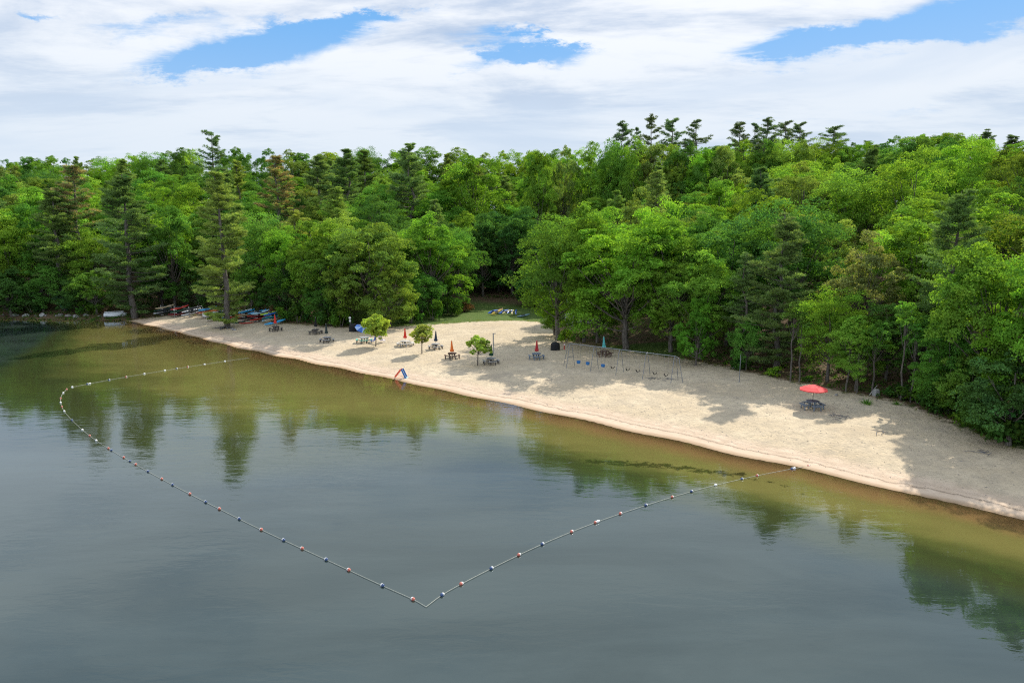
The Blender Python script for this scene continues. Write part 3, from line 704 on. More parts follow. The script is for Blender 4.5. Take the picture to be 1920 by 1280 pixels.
def bush_me(seed, Rr=1.2, n=16, per=70, leaf=.16):
    r = np.random.default_rng(seed); d = sph(n, r); d[:, 2] = np.abs(d[:, 2])
    cs = d*Rr*(.35+.5*r.random((n, 1)))*np.array([1, 1, .9])+np.array([0, 0, .25*Rr])
    return leaf_cloud(cs, np.full(n, Rr*.42), per, leaf, None, 'foliage', r)
BUSH = [bush_me(5), bush_me(6, n=12), bush_me(7, n=20)]
STEM = MB()
for a in range(5): STEM.tube([(0, 0, -.2), (.25*math.cos(a*1.3), .25*math.sin(a*1.3), .4), (.6*math.cos(a*1.3), .6*math.sin(a*1.3), .95)], [.035, .025, .01], 5)
def bush(x, y, s, colr, label, hz_=1.0, cat='shrub', group='shrubs along the wood edge'):
    o = empty('shrub', (x, y, gz(x, y)-.05), rng.random()*6.28, label, cat, group); o.scale = (s, s, s*hz_)
    f_ = link('foliage', BUSH[int(rng.integers(3))], o); f_.color = (*colr, 1)
    STEM.build('stems', MAT['bark'], o)
    return o
BR_, MD_, DK_, BL_ = (.20, .36, .035), (.10, .22, .03), (.065, .15, .03), (.07, .16, .075)
for (px, py, s, colr, lb, hz_) in [
    (122, 583, 2.6, BL_, 'rounded blue-green shrub leaning over the rocks of the shore', 1.2), (60, 588, 2.2, DK_, 'dark shrub over the low shore rocks under the leafy trees', 1.1), (20, 587, 2.5, MD_, 'bushy shrub above the water at the rocky shore end', 1.2),
    (165, 588, 2.0, MD_, 'green shrub between the boulder and the overturned rowboat', 1.2), (560, 604, 2.2, DK_, 'dark shrub behind the black umbrella table', 1.3), (532, 603, 1.8, MD_, 'shrub beside the stacked light blue kayaks', 1.2),
    (618, 611, 2.3, DK_, 'broad dark shrub behind the green umbrella table', 1.4), (640, 613, 1.8, MD_, 'shrub beside the dark covered barrow', 1.5), (770, 606, 1.9, MD_, 'bright shrub at the edge of the grass behind the scarlet umbrella', 1.5),
    (810, 600, 2.0, MD_, 'leafy shrub at the edge of the grass behind the navy umbrella', 1.5), (846, 592, 1.9, DK_, 'darker shrub at the inner end of the grass clearing', 1.5), (1062, 642, 1.1, BR_, 'bright shrub beside the covered grill', 1.5),
    (1455, 706, 1.1, BR_, 'bright fern-like shrub in front of the big shore pine', .8), (1512, 716, .7, MD_, 'small shrub behind the open red umbrella', .9), (1690, 748, 1.5, DK_, 'dark low shrub just past the square stump', .8), (1722, 756, 1.7, MD_, 'low shrub at the start of the leafy bank', .9),
    (1760, 770, 1.7, DK_, 'dark shrub on the bank above the tapering sand', 1.1), (1800, 784, 1.6, MD_, 'green shrub half way along the leafy bank', 1.1), (1838, 800, 1.7, MD_, 'bushy shrub on the bank below the overhanging maple', 1.1),
    (1878, 812, 1.5, BR_, 'light green shrub low on the leafy bank', 1.0), (1912, 826, 1.7, MD_, 'last shrub of the leafy bank by the sand', 1.1), (1896, 826, 2.3, DK_, 'big dark shrub under the last overhanging maple by the sand', 1.2), (1850, 806, 2.0, DK_, 'broad dark shrub in the middle of the leafy bank under the maples', 1.2), (1385, 692, 1.0, DK_, 'dark shrub behind the lone beach post', 1.1)]:
    p = at(px, py); bush(p.x, p.y, s, colr, lb, hz_)
# rust-coloured dead bush bits
for (px, py, s, lb) in [(520, 592, 1.5, 'tan withered shrub above the stacked kayaks'), (872, 580, 1.4, 'rust-brown withered shrub at the back of the clearing')]:
    p = at(px, py+4); bush(p.x, p.y, s, (.34, .20, .10), lb, 1.4)
# small green tufts on the sand
def tuft(px, py, s, lb):
    p = at(px, py); r = rng; k = 60
    an = r.random(k)*6.283; rad = .35*r.random(k); b = np.stack([rad*np.cos(an), rad*np.sin(an), 0*an], 1); q = np.stack([-np.sin(an), np.cos(an), 0*an], 1)*.03
    tp = b*2.0+np.stack([0*an, 0*an, .15+.2*r.random(k)], 1); v = np.stack([b-q, b+q, tp], 1).reshape(-1, 3)
    o = link('grass_tuft', mesh_np('grass_tuft', v, np.arange(3*k).reshape(-1, 3), MAT['leaf'], tint=np.full((3*k, 3), 1.))); o.color = (.12, .26, .05, 1)
    o.location = p; o.scale = (s, s, s); tag(o, lb, 'grass tuft', 'grass tufts on the sand')
tuft(1625, 757, 1.6, 'green grass tuft alone on the sand below the square stump'); tuft(1682, 758, 1.2, 'small grass tuft on the sand below the low shrub'); tuft(1440, 694, 1.0, 'grass tuft near the fern-like shrub')

# ------------------------------------------------------------------ materials for the furniture
for nme, c_, kw in [('grey_wood', (.30, .30, .30), dict(rough=.85, var=.3)), ('pale_wood', (.48, .46, .42), dict(rough=.8, var=.25)), ('dark_wood', (.075, .07, .068), dict(rough=.8, var=.3)),
                    ('brown_wood', (.12, .075, .055), dict(rough=.8, var=.3)), ('slate_wood', (.16, .20, .25), dict(rough=.8, var=.2)), ('white_paint', (.72, .73, .74), dict(rough=.5)),
                    ('galvanised', (.20, .22, .25), dict(rough=.45, metal=.3, var=.2)), ('dark_metal', (.05, .05, .055), dict(rough=.5, metal=.4)), ('red_cloth', (.66, .05, .03), dict(rough=.8)),
                    ('coral_cloth', (.72, .07, .07), dict(rough=.75, var=.08)), ('crimson_cloth', (.42, .03, .04), dict(rough=.8)), ('orange_cloth', (.78, .20, .04), dict(rough=.8)), ('navy_cloth', (.02, .045, .09), dict(rough=.8)),
                    ('green_cloth', (.012, .07, .045), dict(rough=.8)), ('black_cloth', (.012, .013, .016), dict(rough=.7)), ('teal_cloth', (.10, .42, .42), dict(rough=.8)), ('charcoal_cloth', (.03, .05, .05), dict(rough=.8)),
                    ('blue_cloth', (.06, .16, .50), dict(rough=.7)), ('lightblue_cloth', (.35, .50, .78), dict(rough=.7)), ('lilac_cloth', (.66, .60, .72), dict(rough=.7)), ('teal_paint', (.10, .42, .34), dict(rough=.6)),
                    ('red_plastic', (.78, .10, .05), dict(rough=.4, var=.06)), ('blue_plastic', (.03, .16, .42), dict(rough=.4, var=.06)), ('pale_plastic', (.55, .75, .72), dict(rough=.4)), ('black_rubber', (.02, .02, .022), dict(rough=.6)),
                    ('chain', (.30, .30, .31), dict(rough=.4, metal=.7)), ('rope', (.42, .43, .36), dict(rough=.9)), ('buoy_white', (.80, .80, .78), dict(rough=.4, var=.05)), ('buoy_red', (.50, .15, .11), dict(rough=.4, var=.05)), ('buoy_blue', (.05, .09, .20), dict(rough=.4, var=.05)),
                    ('stone', (.26, .25, .24), dict(rough=.9, var=.35, scale=3)), ('pale_stone', (.34, .34, .33), dict(rough=.9, var=.35, scale=3)), ('drift', (.15, .15, .16), dict(rough=.9, var=.3)),
                    ('siding', (.62, .62, .60), dict(rough=.8)), ('roofing', (.12, .12, .13), dict(rough=.9)), ('glass', (.03, .04, .05), dict(rough=.1, spec=.6)),
                    ('k_white', (.70, .74, .78), dict(rough=.35, var=.06)), ('k_red', (.46, .05, .035), dict(rough=.35, var=.06)), ('k_maroon', (.16, .02, .025), dict(rough=.35)), ('k_orange', (.66, .20, .05), dict(rough=.35)),
                    ('k_yellow', (.72, .60, .08), dict(rough=.35)), ('k_lime', (.42, .66, .08), dict(rough=.35)), ('k_blue', (.03, .12, .46), dict(rough=.35)), ('k_azure', (.04, .34, .66), dict(rough=.35)),
                    ('k_paleblue', (.36, .58, .72), dict(rough=.35)), ('k_teal', (.02, .20, .24), dict(rough=.35)), ('k_green', (.02, .09, .06), dict(rough=.35)), ('k_paleblue_shaded', (.17, .27, .33), dict(rough=.4)), ('k_yellow_shaded', (.50, .36, .04), dict(rough=.4)), ('k_cream_shaded', (.50, .44, .18), dict(rough=.4)), ('k_tan', (.50, .40, .26), dict(rough=.35)), ('k_charcoal', (.03, .035, .04), dict(rough=.35))]:  # clearing kayaks' yellow, cream and pale blue are darkened to paint in shade
    simple(nme, c_, **kw)
W_ = MAT

# ------------------------------------------------------------------ picnic tables and umbrellas
def copy_tree(o, parent=None):
    c = o.copy(); COL.objects.link(c); c.parent = parent
    for ch in list(o.children): copy_tree(ch, c)
    return c
def octagon(mb, r, z, th, a0=math.pi/8, rin=0.0, gap=.0):
    for k_ in range(8):
        a, b = a0+k_*math.pi/4+gap, a0+(k_+1)*math.pi/4-gap
        ri = rin if rin else .03
        p = [(ri*math.cos(a), ri*math.sin(a)), (r*math.cos(a), r*math.sin(a)), (r*math.cos(b), r*math.sin(b)), (ri*math.cos(b), ri*math.sin(b))]
        mb.add([(x, y, z) for x, y in p]+[(x, y, z+th) for x, y in p], [(3, 2, 1, 0), (4, 5, 6, 7), (0, 1, 5, 4), (1, 2, 6, 5), (2, 3, 7, 6), (3, 0, 4, 7)])
def table8(wood, leg, ring=False):
    o = empty('picnic_table', (0, 0, 0))
    tb = MB(); octagon(tb, .68, .71, .045, gap=.006); octagon(tb, .30, .68, .028); tb.build('tabletop', wood, o)
    if ring:
        sb = MB(); octagon(sb, 1.22, .42, .05, rin=.92, gap=.004); sb.build('seat', wood, o)
        for k_ in range(8):
            a = k_*math.pi/4; MB().beam((1.07*math.cos(a), 1.07*math.sin(a), 0), (1.07*math.cos(a), 1.07*math.sin(a), .42), .08, .12).build('leg', leg, o)
    else:
        for k_ in range(4):
            a = k_*math.pi/2; ca, sa = math.cos(a), math.sin(a); sb = MB()
            for off in (.93, 1.07):
                sb.box((off*ca, off*sa, .44), (.135, 1.06 if off < 1 else 1.2, .07), rot=(0, 0, a))
            for q in (-.4, .4): sb.box((1.0*ca-q*sa, 1.0*sa+q*ca, .40), (.27, .06, .035), rot=(0, 0, a))
            sb.build('seat', wood, o)
            for q in (-.38, .38): MB().beam((1.02*ca-q*sa, 1.02*sa+q*ca, -.03), (1.0*ca-q*sa*.95, 1.0*sa+q*ca*.95, .40), .09, .09).build('leg', leg, o)
    fr_ = MB()
    for k_ in range(4):
        a = k_*math.pi/2+math.pi/4*0; ca, sa = math.cos(a), math.sin(a)
        fr_.beam((.12*ca, .12*sa, .34), (1.1*ca, 1.1*sa, .36), .07, .09); fr_.beam((.42*ca, .42*sa, -.03), (.34*ca, .34*sa, .68), .08, .08); fr_.beam((.05*ca, .05*sa, .64), (.62*ca, .62*sa, .66), .05, .07)
    fr_.build('frame', leg, o)
    return o
def closed_umbrella(cloth, pole, H=2.55, Lc=1.5, rmax=.2):
    o = empty('patio_umbrella', (0, 0, 0))
    MB().tube([(0, 0, 0.02), (0, 0, H)], .024, 8).build('pole', pole, o)
    z0 = H-.08-Lc
    MB().lathe([(.03, z0+.02), (rmax*.85, z0), (rmax, z0+.10), (rmax*.9, z0+.30), (rmax*.62, z0+.34), (rmax*.7, z0+.45), (rmax*.5, z0+.8), (.05, z0+Lc), (.02, z0+Lc+.03)], 24, star=.22, lobes=8).build('canopy', cloth, o)
    MB().lathe([(.012, H-.06), (.035, H-.03), (.03, H+.02), (.008, H+.07)], 8).build('finial', pole, o)
    return o
def base(o): return o
TB = [  # column, row of the table's centre on the ground, wood, legs, ring, turn, cloth, umbrella height, label table, label umbrella
    (517, 620, 'dark_wood', 'dark_wood', 0, .2, 'red_cloth', 2.75, 'dark octagonal picnic table beside the stacked kayaks', 'closed bright red umbrella in the dark table beside the kayak racks'),
    (592, 626, 'dark_wood', 'dark_wood', 0, .5, 'black_cloth', 2.7, 'dark picnic table closest to the wood, holding a black umbrella', 'closed black umbrella against the dark shrubs'),
    (613, 641, 'grey_wood', 'dark_wood', 0, .1, 'charcoal_cloth', 2.8, 'pale grey picnic table holding a dark grey-green umbrella', 'closed dark grey-green umbrella in the pale grey table'),
    (760, 648, 'pale_wood', 'grey_wood', 1, .3, 'red_cloth', 2.6, 'round pale picnic table with one continuous ring seat', 'closed scarlet umbrella in the round ring-seat table between two young trees'),
    (817, 654, 'grey_wood', 'dark_wood', 0, .3, 'navy_cloth', 2.6, 'grey picnic table holding a navy umbrella', 'closed navy umbrella beside the middle young tree'),
    (848, 672, 'brown_wood', 'dark_wood', 0, .15, 'orange_cloth', 2.4, 'brown picnic table holding an orange umbrella', 'closed orange umbrella in the brown table'),
    (921, 682, 'grey_wood', 'dark_wood', 0, .25, 'green_cloth', 2.5, 'grey picnic table beside the tall grey post', 'closed dark green umbrella in front of the tall grey post'),
    (1006, 673, 'slate_wood', 'slate_wood', 0, .05, 'crimson_cloth', 2.5, 'blue-grey picnic table near the covered grill', 'closed crimson umbrella in the blue-grey table near the covered grill'),
    (1133, 668, 'brown_wood', 'brown_wood', 0, .4, 'teal_cloth', 2.6, 'dark brown picnic table behind the swing set', 'closed teal umbrella in the brown table behind the swing set'),
    (1523, 766, 'slate_wood', 'slate_wood', 0, .1, None, 2.35, 'slate blue picnic table under the open red umbrella', 'open coral red umbrella over the slate blue table')]
for (px, py, wd, lg, ring, rz, cl, uh, tl, ul) in TB:
    p = at(px, py); tbl = table8(W_[wd], W_[lg], ring); tbl.location = p; tbl.rotation_euler.z = rz
    sc_ = 1.14 if ring else (1.0 if px < 650 else .93); tbl.scale = (sc_, sc_, 1.0 if ring else 1.05)
    tag(tbl, tl, 'picnic table', 'octagonal picnic tables on the beach')
    if cl:
        u = closed_umbrella(W_[cl], W_['pale_wood'], uh+.1, 1.45, .20); u.location = p; u.rotation_euler = (R(rng.normal()*1.5), R(rng.normal()*1.5), 0)
        u.scale = (1.15, 1.15, 1)
    else:
        u = empty('patio_umbrella', p); MB().tube([(0, 0, .02), (0, 0, uh)], .026, 8).build('pole', W_['dark_metal'], u)
        cm = MB(); n_ = 8; prof = [(.03, uh+.04), (.18, uh), (.75, uh-.17), (1.32, uh-.42), (1.32, uh-.50)]
        cm.v = []; vs = []
        for (r_, z_) in prof:
            for a in range(n_*4):
                an = a*2*math.pi/(n_*4); fr2 = math.cos(math.pi/n_)/math.cos((an % (2*math.pi/n_))-math.pi/n_); sag = .0 if r_ < .3 else (1-fr2)*.6
                vs.append((r_*fr2*math.cos(an), r_*fr2*math.sin(an), z_-sag*.4))
        nn = n_*4; fs = [(i*nn+a, i*nn+(a+1) % nn, (i+1)*nn+(a+1) % nn, (i+1)*nn+a) for i in range(len(prof)-1) for a in range(nn)]
        cm.add(vs, fs); co = cm.build('canopy', W_['coral_cloth'], u); so = co.modifiers.new('thickness', 'SOLIDIFY'); so.thickness = .012
        MB().lathe([(.03, uh+.02), (.045, uh+.05), (.02, uh+.12)], 8).build('finial', W_['dark_metal'], u)
        for k_ in range(8):
            a = k_*math.pi/4; MB().tube([(.05*math.cos(a), .05*math.sin(a), uh-.05), (1.27*math.cos(a), 1.27*math.sin(a), uh-.45)], .009, 4).build('rib', W_['dark_metal'], u)
    tag(u, ul, 'umbrella', 'umbrellas standing in the picnic tables')
# turquoise-edged table beside the first young tree
p = at(683, 642); tbl = table8(W_['grey_wood'], W_['dark_wood']); tbl.location = p; tbl.rotation_euler.z = .15; tbl.scale = (1.1,)*3
for ch in tbl.children:
    if ch.name.startswith('seat'): ch.data.materials[0] = W_['teal_paint']; ch['label'] = 'sea-green painted bench seat'
tag(tbl, 'grey picnic table with sea-green benches beside the fullest young tree', 'picnic table', 'octagonal picnic tables on the beach')
# plain rectangular picnic table by the shore pine
p = at(397, 602); o = empty('rectangular_picnic_table', p, R(14), 'weathered rectangular picnic table beside the big shore pine', 'picnic table')
m_ = MB(); [m_.box((0, -.30+.15*i, .74), (1.9, .135, .04)) for i in range(5)]; m_.build('tabletop', W_['pale_wood'], o)
for s_ in (-1, 1):
    m_ = MB(); [m_.box((0, s_*(.68+.14*i), .44), (1.9, .125, .04)) for i in range(2)]; m_.build('seat', W_['pale_wood'], o)
for s_ in (-1, 1):
    m_ = MB(); m_.beam((s_*.65, -.62, -.05), (s_*.68, -.10, .72), .05, .09); m_.beam((s_*.71, .62, -.05), (s_*.68, .10, .72), .05, .09); m_.beam((s_*.68, -.2, .66), (s_*.68, .2, .66), .06, .06); m_.beam((s_*.68, -.8, .40), (s_*.68, .8, .40), .05, .08); m_.build('leg', W_['grey_wood'], o)

# folding beach chairs
def chair(p, rz, cl, label):
    o = empty('beach_chair', p, rz, label, 'beach chair', 'folding beach chairs by the young tree')
    m_ = MB().box((0, 0, .30), (.52, .46, .02), rot=(R(-6), 0, 0)); m_.build('seat', W_[cl], o)
    m_ = MB().box((0, .40, .66), (.52, .02, .74), rot=(R(-24), 0, 0)); m_.build('backrest', W_[cl], o)
    f_ = MB()
    for s_ in (-.28, .28):
        f_.tube([(s_, -.28, 0), (s_, .30, .34), (s_, .56, 1.02)], .014, 6); f_.tube([(s_, .42, 0), (s_, -.24, .32), (s_, -.24, .5), (s_, .30, .52)], .014, 6)
    f_.tube([(-.28, .56, 1.02), (.28, .56, 1.02)], .014, 6); f_.tube([(-.28, -.28, .01), (.28, -.28, .01)], .014, 6)
    f_.build('frame', W_['white_paint'], o)
    return o
chair(at(698, 643), R(-60), 'blue_cloth', 'blue folding beach chair beside the sea-green bench table').scale = (1.2,)*3
chair(at(718, 642), R(150), 'lilac_cloth', 'pale lilac folding beach chair half behind the young tree').scale = (1.25,)*3
# beach canopy lying on its side
p = at(679, 622); o = empty('beach_canopy', p, R(20), 'blue canopy lying tipped on the sand behind the fullest young tree', 'canopy')
m_ = MB(); m2 = MB(); n_ = 8
for k_ in range(n_):
    a, b = k_*2*math.pi/n_, (k_+1)*2*math.pi/n_; tgt = m_ if k_ % 2 else m2
    tgt.add([(0, 0, .62), (1.25*math.cos(a), 1.25*math.sin(a), 0), (1.25*math.cos(b), 1.25*math.sin(b), 0), (0, 0, .60), (1.24*math.cos(a), 1.24*math.sin(a), -.02), (1.24*math.cos(b), 1.24*math.sin(b), -.02)], [(0, 1, 2), (5, 4, 3), (1, 4, 5, 2)])
a1 = m_.build('panels', W_['blue_cloth'], o); a2 = m2.build('panels', W_['lightblue_cloth'], o); a2['label'] = 'paler blue panels'
MB().tube([(0, 0, -.9), (0, 0, .68)], .018, 6).build('pole', W_['white_paint'], o)
o.rotation_euler = (R(28), R(16), R(20)); o.location.z += .55
# covered grills
def cover_cart(p, rz, label, s=1.0):
    o = empty('covered_grill', p, rz, label, 'covered grill', 'covered barbecue grills')
    V, Fc = [], []
    rows, n_ = 9, 28
    for i in range(rows):
        f = i/(rows-1); z = 1.15*f
        r_ = .66*(1-.06*f) if f < .7 else .66*math.sqrt(max(0, 1-((f-.62)/.42)**2))
        for a in range(n_):
            an = a*2*math.pi/n_; q = 1/max(abs(math.cos(an))**2.6+abs(math.sin(an))**2.6, 1e-6)**(1/2.6)
            fold = 1+.035*math.sin(an*9)*(1-f)
            V.append((r_*q*math.cos(an)*fold, .72*r_*q*math.sin(an)*fold, z+.02*math.sin(an*5)*(1-f)))
    Fc = [(i*n_+a, i*n_+(a+1) % n_, (i+1)*n_+(a+1) % n_, (i+1)*n_+a) for i in range(rows-1) for a in range(n_)]+[tuple(range((rows-1)*n_, rows*n_))]
    MB().add(V, Fc).build('cover', W_['black_cloth'], o, smooth=True)
    for sx_ in (-.45, .45): MB().lathe([(.08, -.04), (.10, 0), (.10, .02), (.08, .05)], 10, c=(sx_, -.28, .04)).build('wheel', W_['dark_metal'], o)
    o.scale = (s, s, s); return o
cover_cart(at(1041, 656), R(15), 'black covered grill beside the leafy maple, near the swing set', 1.0)
cover_cart(at(663, 621), R(10), 'black covered cart under the trees behind the blue canopy', 1.15)
# sign post with two white plates
p = at(657, 620); o = empty('sign_post', p, 0, 'thin post with two small white plates by the covered cart', 'sign post')
MB().tube([(0, 0, -.1), (0, 0, 2.3)], .03, 6).build('post', W_['grey_wood'], o)
MB().lathe([(.20, 0), (.20, .03)], 16).build('round_plate', W_['white_paint'], o); o.children[-1].rotation_euler = (R(90), 0, 0); o.children[-1].location = (0, -.05, 2.25)
MB().box((0, -.05, 1.72), (.30, .03, .36)).build('square_plate', W_['white_paint'], o)
# tall grey post with small head
p = at(925, 663); o = empty('shower_post', p, R(20), 'tall grey post with a short head behind the dark green umbrella', 'post')
MB().box((0, 0, 1.4), (.13, .13, 2.8)).build('post', W_['grey_wood'], o, bevel=.01); MB().box((.12, 0, 2.84), (.42, .16, .10)).build('head', W_['grey_wood'], o)
p = at(1386, 716); o = empty('beach_post', p, 0, 'lone thin metal post on the sand past the swing set', 'post')
MB().tube([(0, 0, -.2), (.02, 0, 3.15)], .038, 8).build('post', W_['galvanised'], o); MB().lathe([(.05, 3.1), (.055, 3.14), (.03, 3.19)], 8, c=(.02, 0, 0)).build('cap', W_['dark_metal'], o); MB().lathe([(.12, -.05), (.10, .05), (.05, .07)], 10).build('footing', W_['stone'], o)
# reddish post by the grill
p = at(1058, 655); o = empty('hydrant_post', p, 0, 'short rusty red post with a white tag beside the covered grill', 'post')
MB().lathe([(.13, 0), (.11, .08), (.08, .12), (.08, .62), (.11, .66), (.09, .80), (.03, .9)], 10).build('post', W_['k_red'], o); MB().box((0, -.1, .72), (.16, .02, .2)).build('tag', W_['white_paint'], o)

# ------------------------------------------------------------------ swing set
def rail(px, py, dist): 
    d = ray(px, py); s = dist/d[1]; return Vector((d[0]*s, dist, CAM_H+d[2]*s))
tops_px = [(1069.5, 647), (1114.6, 651.5), (1166, 656.8), (1213, 662.6), (1268, 668)]
feet_px = [((1060, 691), (1079, 684)), ((1107, 700), (1126, 692.5)), ((1155.4, 706.7), (1173, 697.5)), ((1204, 713), (1222.3, 704.4)), ((1256, 720), (1272.7, 710.5))]
F_ = [(at(*a), at(*b)) for a, b in feet_px]
mid = [(a+b)/2 for a, b in F_]; A0, A1 = mid[0], mid[-1]; ax = (A1-A0); ax.z = 0; axn = ax.normalized(); pr = Vector((-axn.y, axn.x, 0)); HZ = 2.95
sw_o = empty('swing_set', (A0+A1)/2, 0, 'long grey metal swing set of four bays on the sand', 'swing set')
org = sw_o.location.copy(); BASEZ = (gz(A0.x, A0.y)+gz(A1.x, A1.y))/2
P5 = [A0+ax*(k_/4) for k_ in range(5)]
def L_(v): return Vector(v)-org
m_ = MB(); top = [Vector((q.x, q.y, BASEZ+HZ)) for q in P5]
m_.tube([L_(top[0]), L_(top[-1])], .040, 8); m_.build('top_rail', W_['galvanised'], sw_o)
for k_, q in enumerate(P5):
    for s_ in (-1, 1):
        ft = q+pr*s_*.95; ft.z = gz(ft.x, ft.y)-.1; sh = q+pr*s_*.12; sh.z = BASEZ+HZ-.02; kn = q+pr*s_*.30; kn.z = BASEZ+HZ-.35
        MB().tube([L_(sh), L_(kn), L_(ft)], .033, 8).build('leg', W_['galvanised'], sw_o)
    MB().tube([L_(q+Vector((0, 0, 0))+Vector((0, 0, BASEZ+HZ-q.z))-pr*.12), L_(q+Vector((0, 0, BASEZ+HZ-q.z))+pr*.12)], .05, 8).build('bracket', W_['galvanised'], sw_o)
for k_, q, dr in ((0, P5[0], -1), (4, P5[4], 1)):
    a_ = q+Vector((0, 0, BASEZ+HZ-q.z)); b_ = a_+axn*dr*.45-Vector((0, 0, .18)); c_ = a_+axn*dr*1.05; c_.z = gz(c_.x, c_.y)-.1
    MB().tube([L_(a_), L_(b_), L_(c_)], .033, 8).build('leg', W_['galvanised'], sw_o)
    e1 = P5[k_]+pr*.62; e2 = P5[k_]-pr*.62; e1.z = e2.z = BASEZ+1.25
    if k_ == 0: MB().tube([L_(e1), L_(e2)], .03, 6).build('crossbar', W_['galvanised'], sw_o)
def swing(pos_, kind, label, group):
    o = empty('bucket_swing' if kind else 'belt_swing', pos_, math.atan2(axn.y, axn.x), label, 'swing', group)
    hl = HZ-(.62 if kind else .50)
    for s_ in (-.26, .26):
        MB().tube([(s_, 0, hl), (s_*.9, 0, .30)], .011, 5).build('chain', W_['chain'], o)
        MB().lathe([(.02, hl-.02), (.035, hl+.01), (.035, hl+.06), (.02, hl+.08)], 6, c=(s_, 0, 0)).build('hanger', W_['chain'], o)
    if kind:
        m_ = MB(); m_.lathe([(.05, -.10), (.19, -.08), (.24, .05), (.25, .26), (.22, .27), (.20, .05), (.05, -.04)], 14, sx=1.05, sy=.85); m_.build('seat', W_['blue_plastic'], o)
    else:
        m_ = MB(); vs = []; N_ = 9
        for i in range(N_):
            u = i/(N_-1)*2-1; z = .30*u*u*.9
            for y_, zo in ((-.10, 0), (.10, 0), (.10, .025), (-.10, .025)): vs.append((u*.25, y_, z+zo))
        fs = [(i*4+a, i*4+(a+1) % 4, (i+1)*4+(a+1) % 4, (i+1)*4+a) for i in range(N_-1) for a in range(4)]+[(3, 2, 1, 0), ((N_-1)*4, (N_-1)*4+1, (N_-1)*4+2, (N_-1)*4+3)]
        m_.add(vs, fs); m_.build('seat', W_['black_rubber'], o)
    return o
SWG = [(0.34, 1, 'blue bucket swing closest to the covered grill'), (0.72, 1, 'blue bucket swing sharing the end bay, nearer the middle'), (1.34, 1, 'blue bucket swing hanging next to a black belt swing'), (1.72, 0, 'black belt swing sharing a bay with a blue bucket swing'),
       (2.30, 0, 'black belt swing in the third bay, on its bucket swing side'), (2.68, 0, 'black belt swing in the third bay, on its lone post side'), (3.30, 0, 'black belt swing in the end bay, on its inner side'), (3.70, 0, 'black belt swing in the end bay closest to the lone post')]
for (k_, kd, lb) in SWG:
    q = A0+ax*(k_/4); q.z = BASEZ+(.62 if kd else .50)
    swing(q, kd, lb, 'blue bucket swings on the swing set' if kd else 'black belt swings on the swing set')

# ------------------------------------------------------------------ toddler slide
p = at(754, 708); o = empty('toddler_slide', p, R(-10), 'small orange-red and blue plastic slide at the water edge', 'slide')
m_ = MB(); m_.beam((-.95, 0, .06), (-.08, 0, 1.02), .60, .04)
for s_ in (-.31, .31): m_.beam((-.98, s_, .12), (-.10, s_, 1.10), .04, .15)
m_.build('chute', W_['red_plastic'], o)
m_ = MB()
for s_ in (-.31, .31): m_.beam((.02, s_, 1.12), (.62, s_, 0), .06, .20)
m_.build('side_rail', W_['blue_plastic'], o)
for k_ in range(3): MB().box((.16+.17*k_, 0, .78-.30*k_), (.16, .44, .04)).build('step', W_['blue_plastic'], o)
MB().box((-.03, 0, 1.0), (.18, .44, .05)).build('platform', W_['blue_plastic'], o); MB().box((.70, 0, .05), (.35, .55, .06)).build('foot', W_['pale_plastic'], o)
o.scale = (.88, .95, 1.0)

# ------------------------------------------------------------------ kayaks and racks
def kayak_me(sit_on=False, L=3.3, Wd=.62, Hh=.30):
    vs = []; N_ = 18; prof = []
    for i in range(N_+1):
        u = i/N_*2-1; w_ = Wd/2*max(1-abs(u)**2.3, .015)**.8; rise = .16*abs(u)**3; y_ = u*L/2
        k_ = Hh*(.55+.45*(1-abs(u)**2))
        for (a, b) in [(-1, .62), (-.85, .30), (-.45, .05), (0, 0), (.45, .05), (.85, .30), (1, .62), (.72, .88), (.3, 1.0), (-.3, 1.0), (-.72, .88)]: vs.append((a*w_, y_, rise+b*k_))
    n_ = 11; fs = [(i*n_+a, i*n_+(a+1) % n_, (i+1)*n_+(a+1) % n_, (i+1)*n_+a) for i in range(N_) for a in range(n_)]
    return vs, fs+[tuple(range(n_-1, -1, -1)), tuple(range(N_*n_, N_*n_+n_))]
kv, kf = kayak_me()
def hollow(material):
    me = bpy.data.meshes.new('hull'); me.from_pydata(kv, [], kf); me.update(); me.materials.append(material); me.polygons.foreach_set('use_smooth', [True]*len(me.polygons)); return me
HULL = {}
def kayak(loc, rot, colr, label, s=1.0, group='kayaks on the wooden racks', name='kayak', cat='kayak'):
    o = empty(name, loc, 0, label, cat, group); o.rotation_euler = rot; o.scale = (s, s, s)
    if colr not in HULL: HULL[colr] = hollow(W_[colr])
    link('hull', HULL[colr], o)
    cp_ = MB(); n_ = 14
    vs = [(.20*math.cos(a*2*math.pi/n_), -.1+.42*math.sin(a*2*math.pi/n_), .302) for a in range(n_)]+[(.23*math.cos(a*2*math.pi/n_), -.1+.46*math.sin(a*2*math.pi/n_), .33) for a in range(n_)]+[(.235*math.cos(a*2*math.pi/n_), -.1+.47*math.sin(a*2*math.pi/n_), .28) for a in range(n_)]
    fs = [(a, (a+1) % n_, n_+(a+1) % n_, n_+a) for a in range(n_)]+[(n_+a, n_+(a+1) % n_, 2*n_+(a+1) % n_, 2*n_+a) for a in range(n_)]+[tuple(range(n_))]
    cp_.add(vs, fs); cp_.build('cockpit', W_['k_charcoal'], o)
    return o
CN = {'k_white': 'white', 'k_red': 'red', 'k_maroon': 'maroon', 'k_orange': 'orange', 'k_yellow': 'yellow', 'k_lime': 'lime green', 'k_blue': 'deep blue', 'k_azure': 'azure blue', 'k_paleblue': 'pale blue', 'k_teal': 'dark teal', 'k_green': 'dark green', 'k_tan': 'tan', 'k_charcoal': 'charcoal'}
